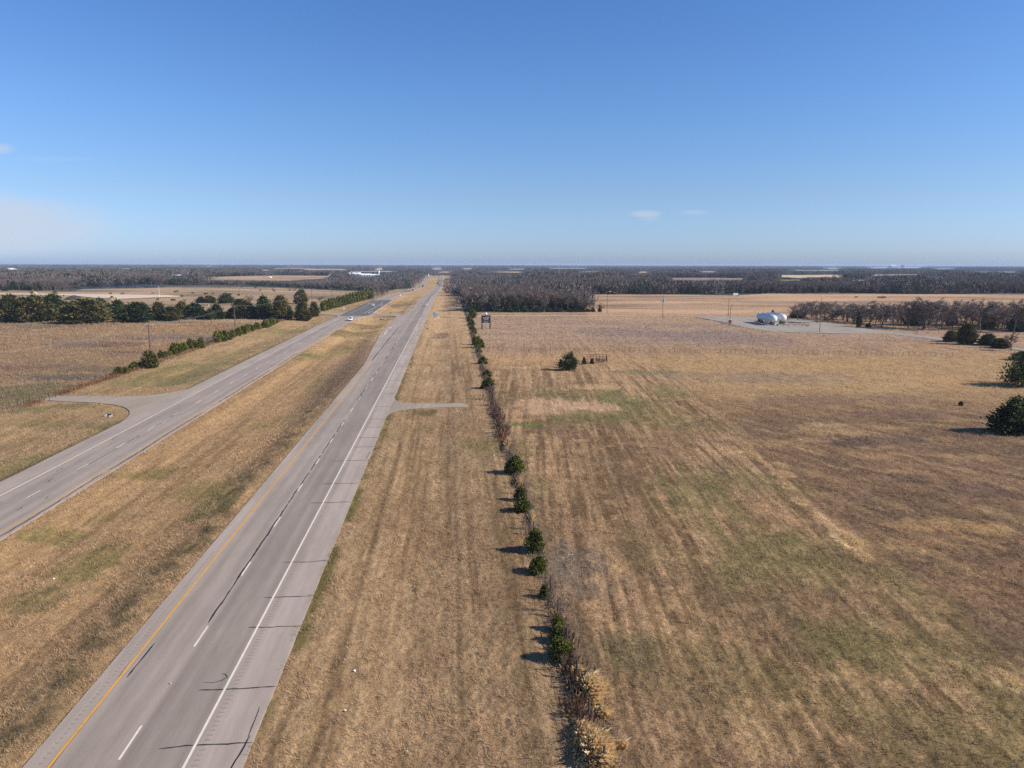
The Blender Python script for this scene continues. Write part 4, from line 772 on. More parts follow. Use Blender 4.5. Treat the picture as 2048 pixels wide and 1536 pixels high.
def grown(x, y, sc):
    r_ = np.hypot(x, y); a_ = np.arctan2(x, y); hl = np.full(len(x), 99.0)
    for A, D_ in STRIPS:
        d_ = np.interp(a_, A, D_); m_ = (a_ > A[0]) & (a_ < A[-1]) & (r_ < d_) & (r_ > .5 * d_)
        hl[m_] = np.minimum(hl[m_], 27.5 * (1 - r_[m_] / d_[m_]))
    hl = np.where(r_ < 800, 99, hl)
    k_ = np.minimum(1, hl / (12.0 * sc[:, 2])); keep = k_ > .1; sc = sc * np.stack([np.sqrt(k_), np.sqrt(k_), k_], 1)
    return x[keep], y[keep], sc[keep], keep
def scatter(r0, r1, cell):
    n = int(1.45 * (r1 ** 2 - r0 ** 2) / 2 / cell ** 2); a_ = rng.uniform(-.72, .72, n); r_ = np.sqrt(rng.uniform(r0 ** 2, r1 ** 2, n)); x = r_ * np.sin(a_); y = r_ * np.cos(a_)
    w, s = to_ws(x, y); ok = np.ones(n, bool)
    inw = np.zeros(n, bool)
    for p in EXTRA_WOOD: inw |= inside(p, x, y)
    for p, _ in FIELDS: ok &= ~inside(p, x, y)
    for p in CLEAR: ok &= ~inside(p, x, y)
    ok &= ~inside(POND, x, y)
    ok &= (r_ < 1100) | (fbm(x / 420.0, y / 420.0, 131) < .66)
    ok &= (s > 700) & ~((w > -96 + 14 * sst(900, 1100, s)) & (w < 14) & (s < 2300)) 
    ok &= ~((w > -600) & (w < -60) & (s > 600) & (y < at(600, 576).y) & (w > -420) & (w < -96))
    ok |= inw & (w > 12.5)
    return x[ok], y[ok]
def species(x, y, thr=.60, sc_=70.0):
    f_ = fbm(x / sc_, y / sc_, 120); return (f_ + .25 * rng.random(len(x))) > thr + .12
x, y = scatter(400, 1050, 5.6); ced = species(x, y); ww, ss_ = to_ws(x, y)
idx = np.where(ced, rng.integers(4, 7, len(x)), rng.integers(0, 4, len(x))); hs = rng.uniform(.6, 1.0, len(x)) * (.8 + .4 * fbm(x / 45., y / 45., 140)); sc = np.stack([hs * rng.uniform(.9, 1.2, len(x)), hs, hs], 1); sc[:, 1] = sc[:, 0]
for sel, lb in ((ww > -40, 'dense bare wood with dark cedars beyond the gravel lane and open field'), (ww <= -40, 'bare woods with dark cedars behind the pond and cattle pasture')):
    woods('woodland', x[sel], y[sel], idx[sel], sc[sel], lb)
x, y = scatter(1050, 2000, 8.5); ced = species(x, y); idx = np.where(ced, rng.integers(4, 7, len(x)), rng.integers(0, 4, len(x))); hs = rng.uniform(.8, 1.25, len(x)); sc = np.stack([hs * 1.25, hs * 1.25, hs], 1); ww, _ = to_ws(x, y)
for sel, lb in ((ww > -40, 'second belt of bare woods reaching toward the pale strip fields'), (ww <= -40, 'second belt of bare woods around the white barns')): woods('woodland', x[sel], y[sel], idx[sel], sc[sel], lb)
x, y = scatter(2000, 5000, 26.0); idx = np.where(species(x, y, .55, 300.0), 10, rng.integers(7, 10, len(x))); hs = rng.uniform(.7, 1.15, len(x)); woods('woodland', x, y, idx, np.stack([hs * 1.05, hs * 1.05, hs], 1), 'hazy grey woods in the middle distance between pale fields')
x, y = scatter(5000, 26000, 120.0); idx = np.where(species(x, y, .52, 900.0), 10, rng.integers(7, 10, len(x))); hs = rng.uniform(.6, 1.3, len(x)); woods('woodland', x, y, idx, np.stack([hs * 3.6, hs * 3.6, hs * 1.25], 1), 'blue grey woods along the horizon')
print('woods', round(time.time() - T0, 1))

# ------------------------------------------------------------------ weeds and tall grass along the near fence
def tuftmesh(n, rx, ry, h, wd, col, lean=(.8, -.9), seed=0, jit=.25):
    g = np.random.default_rng(seed); x = g.normal(0, rx * .5, n); y = g.normal(0, ry * .5, n); hh = h * g.uniform(.55, 1.15, n) if abs(lean[0]) < .2 else h * g.uniform(.4, 1.1, n) * np.clip(1.2 - .34 * np.hypot(x / (rx * .5), y / (ry * .5)) ** 1.3, .3, 1); a = g.uniform(0, 6.28, n) if abs(lean[0]) < .2 else math.atan2(lean[0], -lean[1]) + g.normal(0, .6, n)
    lx = (lean[0] + g.normal(0, jit, n)) * hh; ly = (lean[1] + g.normal(0, jit, n)) * hh; dx, dy = np.cos(a) * wd, np.sin(a) * wd; o = np.zeros(n)
    v = np.stack([np.stack([x - dx, y - dy, o - .05], 1), np.stack([x + dx, y + dy, o - .05], 1), np.stack([x + lx * .45 + dx * .7, y + ly * .45 + dy * .7, hh * .7], 1), np.stack([x + lx, y + ly, hh], 1)], 1).reshape(-1, 3)
    c_ = lin(col[0]) + (lin(col[1]) - lin(col[0])) * g.random((n, 1)); return v, np.arange(4 * n).reshape(-1, 4), np.repeat(c_, 4, 0)
PALE = ((196, 166, 118), (240, 214, 164))
gG = 'pale tall grass clumps'
for px, yb, rx, ry, h, n, lb in [(1178, 1378, 1.15, 1.9, .9, 900, 'large pale clump of tall grass leaning over beside the brown weeds'), (1200, 1428, .8, .6, .6, 300, 'small pale grass clump below the large leaning one'), (1185, 1505, 1.1, 2.2, 1.0, 1100, 'long pale tall grass clump cut by the bottom edge'), (1160, 1470, .6, 1.6, .8, 350, 'narrow pale grass clump against the brown weeds'), (1240, 1492, .5, .4, .45, 120, 'tiny pale grass tuft out on the mown field'), (1150, 1345, .4, .7, .7, 160, 'pale grass wisp below the biggest cedar bush'),
                                (1036, 965, .7, 2.6, .8, 420, 'pale grass between two cedar bushes of the near fence'), (1012, 890, .8, 6.0, .9, 700, 'long pale grass clump running down from the reddish weeds'), (1062, 1035, .5, 3.0, .7, 300, 'pale grass wisp beside the ragged low cedar bush'), (965, 735, .8, 6, .8, 160, 'pale grass wisp beside small yellow green cedars'),
                                (1500, 910, 1.6, 1.6, 1.0, 400, 'bright pale grass clump alone at the mown field corner'), (1558, 930, 1.3, 1.3, .5, 160, 'low pale grass tuft past the bright corner clump'), (1568, 948, 1.6, 1.4, .6, 220, 'pale grass tuft on the mown edge above a pair of small ones'), (1574, 972, .9, 1.0, .5, 120, 'small pale grass tuft in a pair on the mown edge'), (1588, 982, .9, 1.0, .5, 120, 'lower small pale grass tuft of the mown edge pair'), (1602, 1003, 1.0, 1.2, .5, 140, 'pale tuft midway down the mown edge'), (1700, 1080, 1.2, 2.6, .7, 360, 'stretched pale grass clump along the mown edge'), (1730, 1112, .8, 1.6, .5, 140, 'last pale grass tuft of the mown edge line'), (2015, 1360, 1.0, 1.6, .6, 260, 'pale tall grass clump at the field edge low in the corner'), (1905, 1330, .5, .9, .5, 90, 'thin pale grass wisp on the lower mown field')]:
    p = at(px, yb); fld = px > 1300; big_ = yb > 1320 and not fld; sx, sy = (.85, .85) if big_ else (.9, 1.1) if fld else (.7, 1.0)
    v, f, c_ = tuftmesh(int(n * (4.2 if big_ else 4.0)), rx * sx, ry * sy, h * (1.1 if big_ else .4 if fld else .8), .011 if p.y < 80 else .017, PALE, seed=px, jit=.32, lean=(.42, -.5) if not fld else (.6, -.7)); c_ *= 1.0 if big_ else .92
    tag(link('grass_clump', mesh_np('grass_clump', v, f, c_, M_GRASS), None, p), lb, 'grass clump', gG)
vs, fs, cs = [], [], []; o_ = 0
def weed(w, s, n, rx, ry, h, col, seed, lean=(0, 0)):
    global o_
    x, y = to_xy(w, s); v, f, c_ = tuftmesh(n, rx, ry, h, .018 + .0002 * s, col, lean, seed, .3); v = v + np.array([x, y, float(terrain(x, y))]); vs.append(v); fs.append(f + o_); cs.append(c_ * KA); o_ += len(v)
BRW = ((96, 76, 62), (152, 122, 98)); GRY = ((104, 92, 84), (140, 124, 112)); RED = ((120, 84, 60), (158, 112, 80))
q = 33.0; kk = 0
while q < 420:
    f_ = vnoise(np.array([q / 7.0]), np.array([.5]), 9)[0]; w0 = 7.75 + .9 * min(1, q / 100) + .9 * max(0, (q - 100) / 280)
    dense = 1.0 if q < 52 else (.9 if 115 < q < 142 else .15 + .7 * f_)
    weed(w0 + rng.normal(0, .15), q, int(120 * dense), .75, 1.1, (.85 if q < 52 else 1.0 if 108 < q < 142 else .65) * (.7 + .5 * f_), BRW if (q < 55 or f_ > .5) else (RED if 108 < q < 142 else GRY), kk); q += 1.3 + q * .004; kk += 1
q = 150.0
while q < 430:      # the far verge fence line
    if not (154 < q < 162): weed(-84.3 + rng.normal(0, .3), q, 60, 1.2, 1.6, .7, RED if q < 200 else ((130, 104, 76), (170, 134, 94)), kk)
    q += 2.2; kk += 1
tag(link('weeds', mesh_np('weeds', np.concatenate(vs), np.concatenate(fs), np.concatenate(cs), M_GRASS)), 'brown and grey dead weeds along the fence lines', 'weeds', kind='stuff')

# ------------------------------------------------------------------ things
def pole(name, px, yb, ytop, label, group, arms=0, mat=M_POLE, lamp=False, xfm=False, r=.16, zt=None, p=None, armrot=None):
    p = at(px, yb) if p is None else p; h = zt if zt else top_z(p, ytop); t = thing(name, label, 'pole', p, 0, group)
    MB().cyl((0, 0, -.5), (0, 0, h), r, r * .7, 8).build('shaft', mat, t)
    a = TH if armrot is None else armrot
    for k in range(arms):
        z = h - .45 - .9 * k; MB().box((0, .12, z), (2.6, .12, .14), 0).build('crossarm', mat, t).rotation_euler = (0, 0, a)
        ins = MB()
        for q in (-1.15, -.5, .5, 1.15): ins.cyl((q, .12, z + .07), (q, .12, z + .3), .05, .035, 6)
        ins.build('insulator', M_WHITE, t).rotation_euler = (0, 0, a)
    if lamp:
        MB().cyl((0, 0, h - .3), (1.3, -.3, h + .05), .05).build('lamp_arm', M_STEEL, t); MB().ball((1.5, -.35, h), .35, 10, (1.4, 1, .6)).build('lamp_head', M_WHITE, t)
    if xfm:
        for q in (-.55, .55): MB().cyl((q, 0, h - 3.6), (q, 0, h - 2.2), .38, .38, 12).build('transformer', M_STEEL, t)
        MB().box((0, 0, h - 2.0), (1.6, .14, .14)).build('bracket', M_STEEL, t); MB().box((.6, .3, .6), (1.0, .5, 1.1)).build('meter_box', M_STEEL, t)
    return p, h
def cable(label, pts, sag, r=.03, group=None):
    l_ = []
    for (a, b_) in zip(pts[:-1], pts[1:]):
        t = np.linspace(0, 1, 13)[:, None]; q = np.array(a) * (1 - t) + np.array(b_) * t; q[:, 2] -= 4 * sag * (t * (1 - t))[:, 0]; l_.append(tube(q, [r] * 13, 4))
    v, f = tubes(l_); return tag(link('power_line', mesh_np('power_line', v, f, mat=M_WIRE)), label, 'power line', group)
gP = 'utility poles along the far verge'
PL = []
for px, yb, yt, zt, lb in [(301, 706, 649, None, 'nearest brown wooden utility pole behind the big cedar bush'), (471, 664, 611, None, 'second brown utility pole standing in the far verge hedge'), (567.5, 639, 599, None, 'third utility pole against the end of the cedar row')]:
    p, h = pole('utility_pole', px, yb, yt, lb, gP, 1, r=.21); PL.append((p, h))
for px, D, zt, lb in [(626, 438, 13.6, 'first brown pole rising above the cedar hedge'), (666, 506, 11.9, 'second brown pole rising above the cedar hedge'), (694, 574, 10.5, 'third brown pole rising above the cedar hedge'), (710, 642, 9.8, 'fourth brown pole above the cedar hedge, close to another'), (724.5, 710, 10, 'fifth brown pole above the far end of the cedar hedge'), (731, 770, 10, 'last small pole above the far end of the cedar hedge')]:
    x = (px - CX) / F * D; p = Vector((x, D * 1.0, float(terrain(x, D)))); pole('utility_pole', 0, 0, 0, lb, gP, 1, zt=zt, p=p); PL.append((p, zt))
for q, nm in ((-1.15, 'outer'), (-.5, 'second'), (.5, 'third'), (1.15, 'inner')):
    off = Vector((q * math.cos(TH), q * math.sin(TH) + .12, 0)); first = PL[0][0] + (PL[0][0] - PL[1][0]); pts = [first + Vector((0, 0, 8.6)) + off] + [p + Vector((0, 0, h - .15)) + off for p, h in PL]
    cable('thin sagging power line on the %s insulators of the far verge poles' % nm, pts, 1.0, .009, 'power lines of the far verge poles')
pole('utility_pole', 649, 608, 582, 'thin bare pole standing in the pasture behind the hedge', None, 0, r=.1); pole('utility_pole', 746, 598, 582, 'short pole by the hedge end shrubs', None, 0, r=.1, mat=M_GREYPOLE); pole('utility_pole', 319, 594, 572, 'pale slim pole at the gravel yard end', None, 0, mat=M_WHITE, r=.14); pole('utility_pole', 479, 592, 577, 'slim pole in the pasture among cows', None, 0, r=.13)
pole('lamp_pole', 936, 621, 576, 'tall wooden lamp pole at the wood corner beside the road', None, 0, lamp=True, r=.15, mat=M_GREYPOLE)
RP = []
for px, yb, yt, lb, kw in [(1214, 626, 583, 'wooden pole with a small lamp past the wood end', dict(lamp=True)), (1325, 636, 591, 'wooden pole carrying two grey transformers', dict(xfm=True)), (1456.5, 633, 596, 'straight wooden pole at the far yard edge', dict()), (1639, 664.5, 596, 'tall dark wooden pole on the front yard edge', dict())]:
    RP.append(pole('utility_pole', px, yb, yt, lb, 'poles about the tank yard', 0, r=.14, **kw))
p, h = pole('lamp_pole', 1459.5, 650, 613, 'leaning dark pole with a bent top behind the red cabinet', None, 0, r=.15)
MB().cyl((0, 0, h - .1), (.5, 0, h + .7), .12, .1).cyl((.5, 0, h + .7), (1.1, 0, h + .9), .1, .1).build('bent_top', M_POLE, [o for o in COL.objects if o.name.startswith('lamp_pole')][-1])
cable('thin power line strung between the lane poles', [p + Vector((0, 0, h - .1)) for p, h in RP[:3]] + [RP[2][0] + Vector((150, 60, 9))], .8, .02)

# billboard
p = at(972, 658); t = thing('billboard', 'black billboard on two legs with white lettering and a globe on top', 'billboard', p, R(1)); mpp = math.hypot(p.x, p.y) / F
W, zt = 17 * mpp, top_z(p, 631); zb = top_z(p, 648)
MB().box((0, 0, (zt + zb) / 2), (W, .16, zt - zb)).build('panel', M_BLACK, t)
for q in (-1, 1): MB().box((q * (W / 2 - .12), .12, zt / 2 - .2), (.5, .3, zt + .4)).build('leg', plain('dark_brown_post', (.03, .014, .012), .8), t)
def marks(z, hgt, x0, x1, n, seed, slant=0):
    g = random.Random(seed); mb = MB(); step = (x1 - x0) / n
    for k in range(n):
        x = x0 + step * (k + .5); hh = hgt * g.choice([.55, .7, 1, .6, .9]); mb.box((x, -.088, z - hgt / 2 + hh / 2), (step * g.uniform(.45, .7), .006, hh))
        if g.random() < .6: mb.box((x, -.093, z - hgt / 2 + hh * g.uniform(.2, .8)), (step * .95, .004, hgt * .2))
    return mb
Hh = zt - zb
M_LET = plain('white_lettering', (.85, .83, .80), .6); M_LETG = plain('grey_lettering', (.45, .43, .42), .6)
def zz(f): return zt - Hh * f
marks(zz(.19), .5 * Hh * .22, -W * .37, -W * .15, 3, 1).build('script_lettering', M_LET, t); marks(zz(.18), .5 * Hh * .26, -W * .08, W * .06, 2, 2).build('script_lettering', M_LET, t); marks(zz(.18), .5 * Hh * .26, W * .11, W * .40, 4, 3).build('script_lettering', M_LET, t)
marks(zz(.335), Hh * .07, -W * .32, W * .32, 14, 4).build('text_line', M_LET, t); marks(zz(.455), Hh * .07, -W * .28, W * .29, 12, 5).build('text_line', M_LET, t)
for k, (f_, hw) in enumerate(((.63, .40), (.70, .33), (.77, .28), (.84, .22))): marks(zz(f_), Hh * .055, -W * hw, W * hw, int(34 * hw), 10 + k).build('text_line', M_LETG, t)
MB().box((0, -.09, zz(.94)), (W * .9, .02, Hh * .075)).build('white_bar', M_WHITE, t)
g_ = MB().ball((0, 0, zt + .72), .58, 18).build('globe', plain('pinkish_white_globe', (.8, .72, .72), .3, var=.03), t, smooth=True); MB().cyl((0, 0, zt), (0, 0, zt + .3), .3, .22, 12).build('globe_base', M_BLACK, t)

# tanks
M_TANK = plain('aged_white_tank_paint', (.66, .66, .65), .55, var=.08, scale=.4)
M_SADDLE = plain('shade_darkened_saddle', (.07, .07, .075), .8)  # dark supports, blackened further to stand for the shadow beneath the tanks
def tank(px_near, yb_near, length, rad, label):
    p = at(px_near, yb_near); t = thing('propane_tank', label, 'storage tank', p, R(2)); zc = 1.5 + rad
    bm = bmesh.new(); n = 28; prof = []
    for a in np.linspace(0, math.pi / 2, 8): prof.append((-rad * math.cos(a) * .95, rad * math.sin(a)))
    prof += [(k, rad) for k in np.linspace(0, length - 2 * rad, 6)[1:]]
    for a in np.linspace(math.pi / 2, 0, 8)[1:]: prof.append((length - 2 * rad + rad * math.cos(a) * .95, rad * math.sin(a)))
    rings = [[bm.verts.new((r_ * math.cos(2 * math.pi * k / n), y_ + rad, zc + r_ * math.sin(2 * math.pi * k / n))) for k in range(n)] if r_ > 1e-4 else [bm.verts.new((0, y_ + rad, zc))] for y_, r_ in prof]
    for a, b_ in zip(rings[:-1], rings[1:]):
        for k in range(n):
            j_ = (k + 1) % n
            if len(a) == 1: bm.faces.new((a[0], b_[k], b_[j_]))
            elif len(b_) == 1: bm.faces.new((a[k], a[j_], b_[0]))
            else: bm.faces.new((a[k], a[j_], b_[j_], b_[k]))
    mb = MB(); mb.bm.free(); mb.bm = bm; mb.build('shell', M_TANK, t, smooth=True)
    for y_ in (rad + .8, length - rad - .8): MB().box((0, y_, 1.05), (rad * 1.7, .5, 2.2), 0, .8).build('saddle', M_SADDLE, t)
    MB().cyl((0, rad + 3, 2 * rad + 1.4), (0, rad + 3, 2 * rad + 2.0), .3, .3, 12).cyl((0, rad + 6, 2 * rad + 1.4), (0, rad + 6, 2 * rad + 1.9), .2, .2, 12).build('valve_dome', M_STEEL, t)
    MB().box((0, length * .5, 2 * rad + 1.62), (.6, length * .6, .05)).build('catwalk', M_STEEL, t)
    MB().cyl((.4, rad + 1.6, 1.6), (.4, rad + 1.6, .4), .08).cyl((.4, rad + 1.6, .4), (.4, -2.2, .4), .08).cyl((.4, -2.2, .4), (.4, -2.2, 1.0), .08).build('pipework', M_STEEL, t)
    return p
tp1 = tank(1549, 651.5, 20.5, 1.68, 'long white propane tank, the nearer of two in the gravel yard'); tp2 = tank(1568, 649.5, 20.5, 1.68, 'long white propane tank, the farther of two in the gravel yard')
def rail(name, label, pts, hgt=.9, step=2.4, mat=M_RUST, cat='barrier'):
    t = thing(name, label, cat, pts[0]); o0 = Vector(pts[0]); tot = MB()
    for a, b_ in zip(pts[:-1], pts[1:]):
        a, b_ = Vector(a), Vector(b_); n = max(1, int((b_ - a).length / step)); tot.cyl(a - o0 + Vector((0, 0, hgt)), b_ - o0 + Vector((0, 0, hgt)), .06, .06, 8); tot.cyl(a - o0 + Vector((0, 0, hgt * .55)), b_ - o0 + Vector((0, 0, hgt * .55)), .05, .05, 8)
        for k in range(n + 1):
            q = a + (b_ - a) * k / n - o0; MB().cyl(q - Vector((0, 0, .2)), q + Vector((0, 0, hgt + .05)), .07, .07, 8).build('post', mat, t)
    tot.build('rail', mat, t); return t
rail('pipe_barrier', 'rusty brown pipe barrier around the tank hoses', [at(1556, 652), at(1590, 652.5), at(1618, 653.5), at(1618, 650), at(1580, 647.5)]); rail('pipe_barrier', 'low pipe barrier at the far end of the white tanks', [at(1503, 643.5), at(1520, 643.5)], mat=M_STEEL)
def cabinet(px, yb, wpx, ytop, mat, label, name='cabinet', topmat=None, cat='cabinet'):
    p = at(px, yb); mpp = math.hypot(p.x, p.y) / F; w = wpx * mpp; h = top_z(p, ytop); t = thing(name, label, cat, p + Vector((0, w * .35, 0)))
    MB().box((0, 0, h * .42 + .08), (w, w * .7, h * .84), bevel if False else 0).build('body', mat, t); MB().box((0, 0, h * .92), (w * 1.04, w * .74, h * .16)).build('cap', topmat or mat, t); MB().box((w * .05, -w * .355, h * .45), (w * .7, .03, h * .6)).build('door', mat, t); MB().box((0, 0, .03), (w * 1.1, w * .8, .1)).build('plinth', M_CONC, t); return t
cabinet(1460.5, 648, 5, 638.5, M_RED, 'red cabinet with a white top at the leaning pole', topmat=M_WHITE); cabinet(1454, 649, 3.2, 643, M_STEEL, 'small pale metal box beside the red cabinet'); cabinet(1551, 651.8, 3.6, 646.5, M_WHITE, 'white control box under the nearer tank nose'); cabinet(1554.5, 652.2, 2.2, 648, M_BLUE, 'small dark blue box under the nearer tank nose'); cabinet(1533, 646, 5, 641, M_WHITE, 'white pump box in the shadow below the tanks'); cabinet(1580, 651.5, 4, 648.5, M_WHITE, 'white hose reel box beside the pipe barrier')
# rusty pen
t = rail('cattle_pen', 'low rusty pipe pen beside the lone field cedar', [at(1170, 727.5), at(1214, 724), at(1212, 718), at(1174, 717.5)], 1.3, .9, cat='pen')
vs, fs, cs = [], [], []; o_ = 0
# cross fence
fpx = [(960, 698), (1024, 700.5), (1180, 703), (1336, 705), (1499, 707.3), (1635, 709.5), (1760, 711), (1905, 713)]
FP = [at(*p) for p in fpx]; t = thing('wire_fence', 'long wire fence of thin posts across the big field', 'fence', FP[0]); seg = [(b_ - a).length for a, b_ in zip(FP[:-1], FP[1:])]; tot = sum(seg); o0 = FP[0]; prev = None; wires = []
pm = {}
for k in range(94):
    d = tot * k / 93
    for a, b_, L_ in zip(FP[:-1], FP[1:], seg):
        if d <= L_ + 1e-6: q = a + (b_ - a) * (d / L_); break
        d -= L_
    big_ = k % 9 == 4; z = float(terrain(q.x, q.y)); q = Vector((q.x, q.y, z)); r_ = .075 if big_ else .045; h_ = 1.5 if big_ else 1.25
    if big_ not in pm: pm[big_] = MB().cyl((0, 0, -.3), (0, 0, h_), r_, r_, 6).build('post', M_FENCE, t, q - o0).data
    else: link('post', pm[big_], t, q - o0)
    if prev is not None:
        for z_ in (.4, .75, 1.1): wires.append(tube(np.array([prev - o0 + Vector((0, 0, z_)), q - o0 + Vector((0, 0, z_))]), [.012, .012], 3))
    prev = q
v, f = tubes(wires); link('wire', mesh_np('wire', v, f, mat=M_FENCE), t)
# near fence (posts in the weeds)
t = thing('wire_fence', 'old wire fence half lost in the weeds and cedar bushes of the near verge', 'fence', Vector((*to_xy(8.2, 36), 0))); o0 = t.location.copy(); wires = []; prev = None
for k in range(60):
    s_ = 36 + k * 4.5; w_ = 8.15 + .9 * min(1, s_ / 100) * .6 + .9 * max(0, (s_ - 100) / 280); x, y = to_xy(w_, s_); q = Vector((x, y, float(terrain(x, y)))); h_ = 1.35 + .1 * math.sin(k * 2.1)
    link('post', pm[k % 9 == 4] if False else pm[True], t, q - o0)
    if prev is not None:
        for z_ in (.45, .8, 1.15): wires.append(tube(np.array([prev - o0 + Vector((0, 0, z_)), q - o0 + Vector((0, 0, z_))]), [.01, .01], 3))
    prev = q
v, f = tubes(wires); link('wire', mesh_np('wire', v, f, mat=M_FENCE), t)
t = thing('wire_fence', 'rough wire fence with dark posts at the end of the curved driveway', 'fence', at(70, 802)); o0 = t.location.copy(); prev = None; wires = []
for px, yb in [(-60, 836), (-20, 826), (20, 818), (36, 814), (48, 811), (60, 808), (80, 804), (99, 799.5), (112, 796), (140, 784), (165, 774), (190, 764), (212, 756)]:
    q = at(px, yb); link('post', pm[True], t, q - o0)
    if prev is not None:
        for z_ in (.5, .9, 1.25): wires.append(tube(np.array([prev - o0 + Vector((0, 0, z_)), q - o0 + Vector((0, 0, z_))]), [.012, .012], 3))
    prev = q
v, f = tubes(wires); link('wire', mesh_np('wire', v, f, mat=M_FENCE), t)
# broken gate posts at the stub driveway
def stake(label, px, yb, lean, h=1.3, r=.07):
    p = at(px, yb); d = Vector((lean[0], lean[1], 1)).normalized() * h; t = thing('wooden_post', label, 'post', p, 0, 'leaning posts at the stub driveway'); MB().cyl((0, 0, -.2), d, r, r * .8, 7).build('shaft', M_POLE, t); return t
stake('short dark post leaning over left of the hedge gap', 964, 798, (.35, 0), 1.1); stake('thin leaning stake at the stub driveway end', 965, 811, (.4, .2), 1.0); stake('second thin leaning stake at the stub driveway end', 973, 812, (.4, .1), 1.0)
stake('tall grey post standing in the reddish weeds', 990, 812, (-.1, 0), 2.6, .09); stake('tall split dark post leaning in the reddish weeds', 993, 826, (-.25, 0), 3.0, .08); stake('grey post just behind the tall split ones', 984, 800, (.1, 0), 2.4, .08)
MB_ = MB().cyl((0, 0, 0), (2.0, .3, .12), .09, .07).cyl((.3, -.4, .05), (1.6, .7, .2), .06, .05); o = MB_.build('fallen_branch', M_POLE, None, at(958, 812)); tag(o, 'fallen dark branches lying at the end of the stub driveway', 'branch')
# culvert
p = at(217, 833); t = thing('culvert', 'pale concrete culvert mouth in the verge by the curved driveway', 'culvert', p, R(-25)); t.scale = (.55, .55, .6); MB().box((0, .6, .35), (2.0, .25, .9)).box((-1.1, 0, .25), (.22, 1.4, .7)).box((1.1, 0, .2), (.22, 1.4, .6)).build('headwall', M_CONC, t); MB().cyl((.1, .3, .3), (.1, .48, .3), .36, .36, 14).build('pipe_mouth', M_BLACK, t)
p = at(763, 640); t = thing('culvert', 'small culvert mouth in the median near the crossover', 'culvert', p, R(20)); MB().box((0, .6, .3), (2.4, .25, .8)).box((1.2, 0, .25), (.22, 1.4, .6)).build('headwall', M_CONC, t); MB().cyl((-.2, .3, .3), (-.2, .48, .3), .4, .4, 14).build('pipe_mouth', M_BLACK, t)
# signs
def sign(px, yb, wpx, y0, y1, mat, label, legs=1, name='road_sign', rot=TH):
    p = at(px, yb); mpp = math.hypot(p.x, p.y) / F; w = wpx * mpp; zt = top_z(p, y0); zb = max(.2, top_z(p, y1)); t = thing(name, label, 'sign', p, rot)
    for q in ([0] if legs == 1 else [-.35, .35]): MB().cyl((q * w, .06, -.3), (q * w, .06, zt), .05, .05, 6).build('post', M_STEEL, t)
    MB().box((0, 0, (zt + zb) / 2), (w, .05, zt - zb)).build('plate', mat, t); return t, w, zt, zb
M_SGREEN = plain('green_sign_sheet', (.10, .28, .17), .5); M_SPINK = plain('pale_pink_sign_sheet', (.75, .60, .56), .5); M_SGREY = plain('grey_sign_back', (.16, .16, .15), .5)
t, w, zt, zb = sign(870, 634, 8, 627.0, 632.5, M_SKYBLUE, 'light blue road sign at the gravel lane mouth', 2); MB().box((-w * .25, .02, zt + .25), (w * .45, .05, .55)).build('plate', plain('dark_blue_plate', (.02, .08, .22), .5), t)
M_SYM = plain('pale_sign_symbol', (.35, .5, .8), .5); MB().box((0, -.03, (zt + zb) / 2), (w * .5, .01, (zt - zb) * .12)).box((0, -.03, zt - (zt - zb) * .3), (w * .6, .01, (zt - zb) * .1)).build('symbol', M_SYM, t)
sign(855, 673, 4.5, 656, 659, M_SGREEN, 'small pale green road sign on a thin post beside the near shoulder'); sign(688, 620, 4.2, 614.5, 619, M_SPINK, 'pale pink square sign at the side road mouth', 2)
sign(781, 629, 3.2, 624.5, 627.5, M_SGREY, 'grey back of a square sign in the median'); sign(738, 608, 1.6, 605.5, 607, M_SPINK, 'tiny orange marker sign beside the far carriageway'); sign(767, 617.5, 3, 614, 616.5, plain('red_white_sheet', (.7, .32, .32), .5), 'red and white sign on the median edge of the far carriageway')
sign(882, 632, .8, 615.5, 617.5, M_WHITE, 'thin tall white marker post in the verge by the gravel lane'); sign(418, 614, 1.4, 609, 612.5, M_WHITE, 'small white marker standing in the cattle pasture', name='marker_post'); sign(897.5, 561.5, .9, 558.5, 560.3, M_SGREY, 'tiny dark sign beside the far end of the near carriageway')
# mounds and loader
def mound(px, yb, wpx, ytop, mat, label):
    p = at(px, yb); w = wpx * math.hypot(p.x, p.y) / F; h = top_z(p, ytop); p.y += w * .4; bm = bmesh.new(); bmesh.ops.create_icosphere(bm, subdivisions=4, radius=1)
    for v in bm.verts:
        n_ = float(fbm(np.array([v.co.x * 2 + 5]), np.array([v.co.y * 2]), px)[0]) - .5; r_ = math.hypot(v.co.x, v.co.y); v.co = Vector((v.co.x * w / 2, v.co.y * w / 2, h * (1 - r_ ** 1.4) * (1 + .35 * n_) if v.co.z > 0 else -.3))
    me = bpy.data.meshes.new('dirt_mound'); bm.to_mesh(me); bm.free(); me.polygons.foreach_set('use_smooth', np.ones(len(me.polygons), bool)); me.materials.append(mat); tag(link('dirt_mound', me, None, p), label, 'mound', 'piles on the gravel yard')
M_DIRT = plain('dark_soil', (.045, .032, .032), .95, scale=.3, var=.3); M_DIRT2 = plain('tan_soil', tuple(alb(176, 148, 128)), .95, scale=.3)
mound(140, 600, 34, 590.5, M_DIRT, 'big dark soil mound on the pale gravel yard'); mound(174, 601, 12, 594.5, M_DIRT, 'small dark soil mound beside the big one'); mound(148, 606, 30, 600, M_DIRT2, 'low tan soil heap before the big dark mound'); mound(222, 601, 22, 594, M_DIRT2, 'low tan heap with a cedar behind the row')
p = at(66, 587.5); t = thing('wheel_loader', 'yellow wheel loader parked on the gravel yard', 'loader', p, R(70)); M_YEL = plain('yellow_machine_paint', (.62, .36, .10), .5)
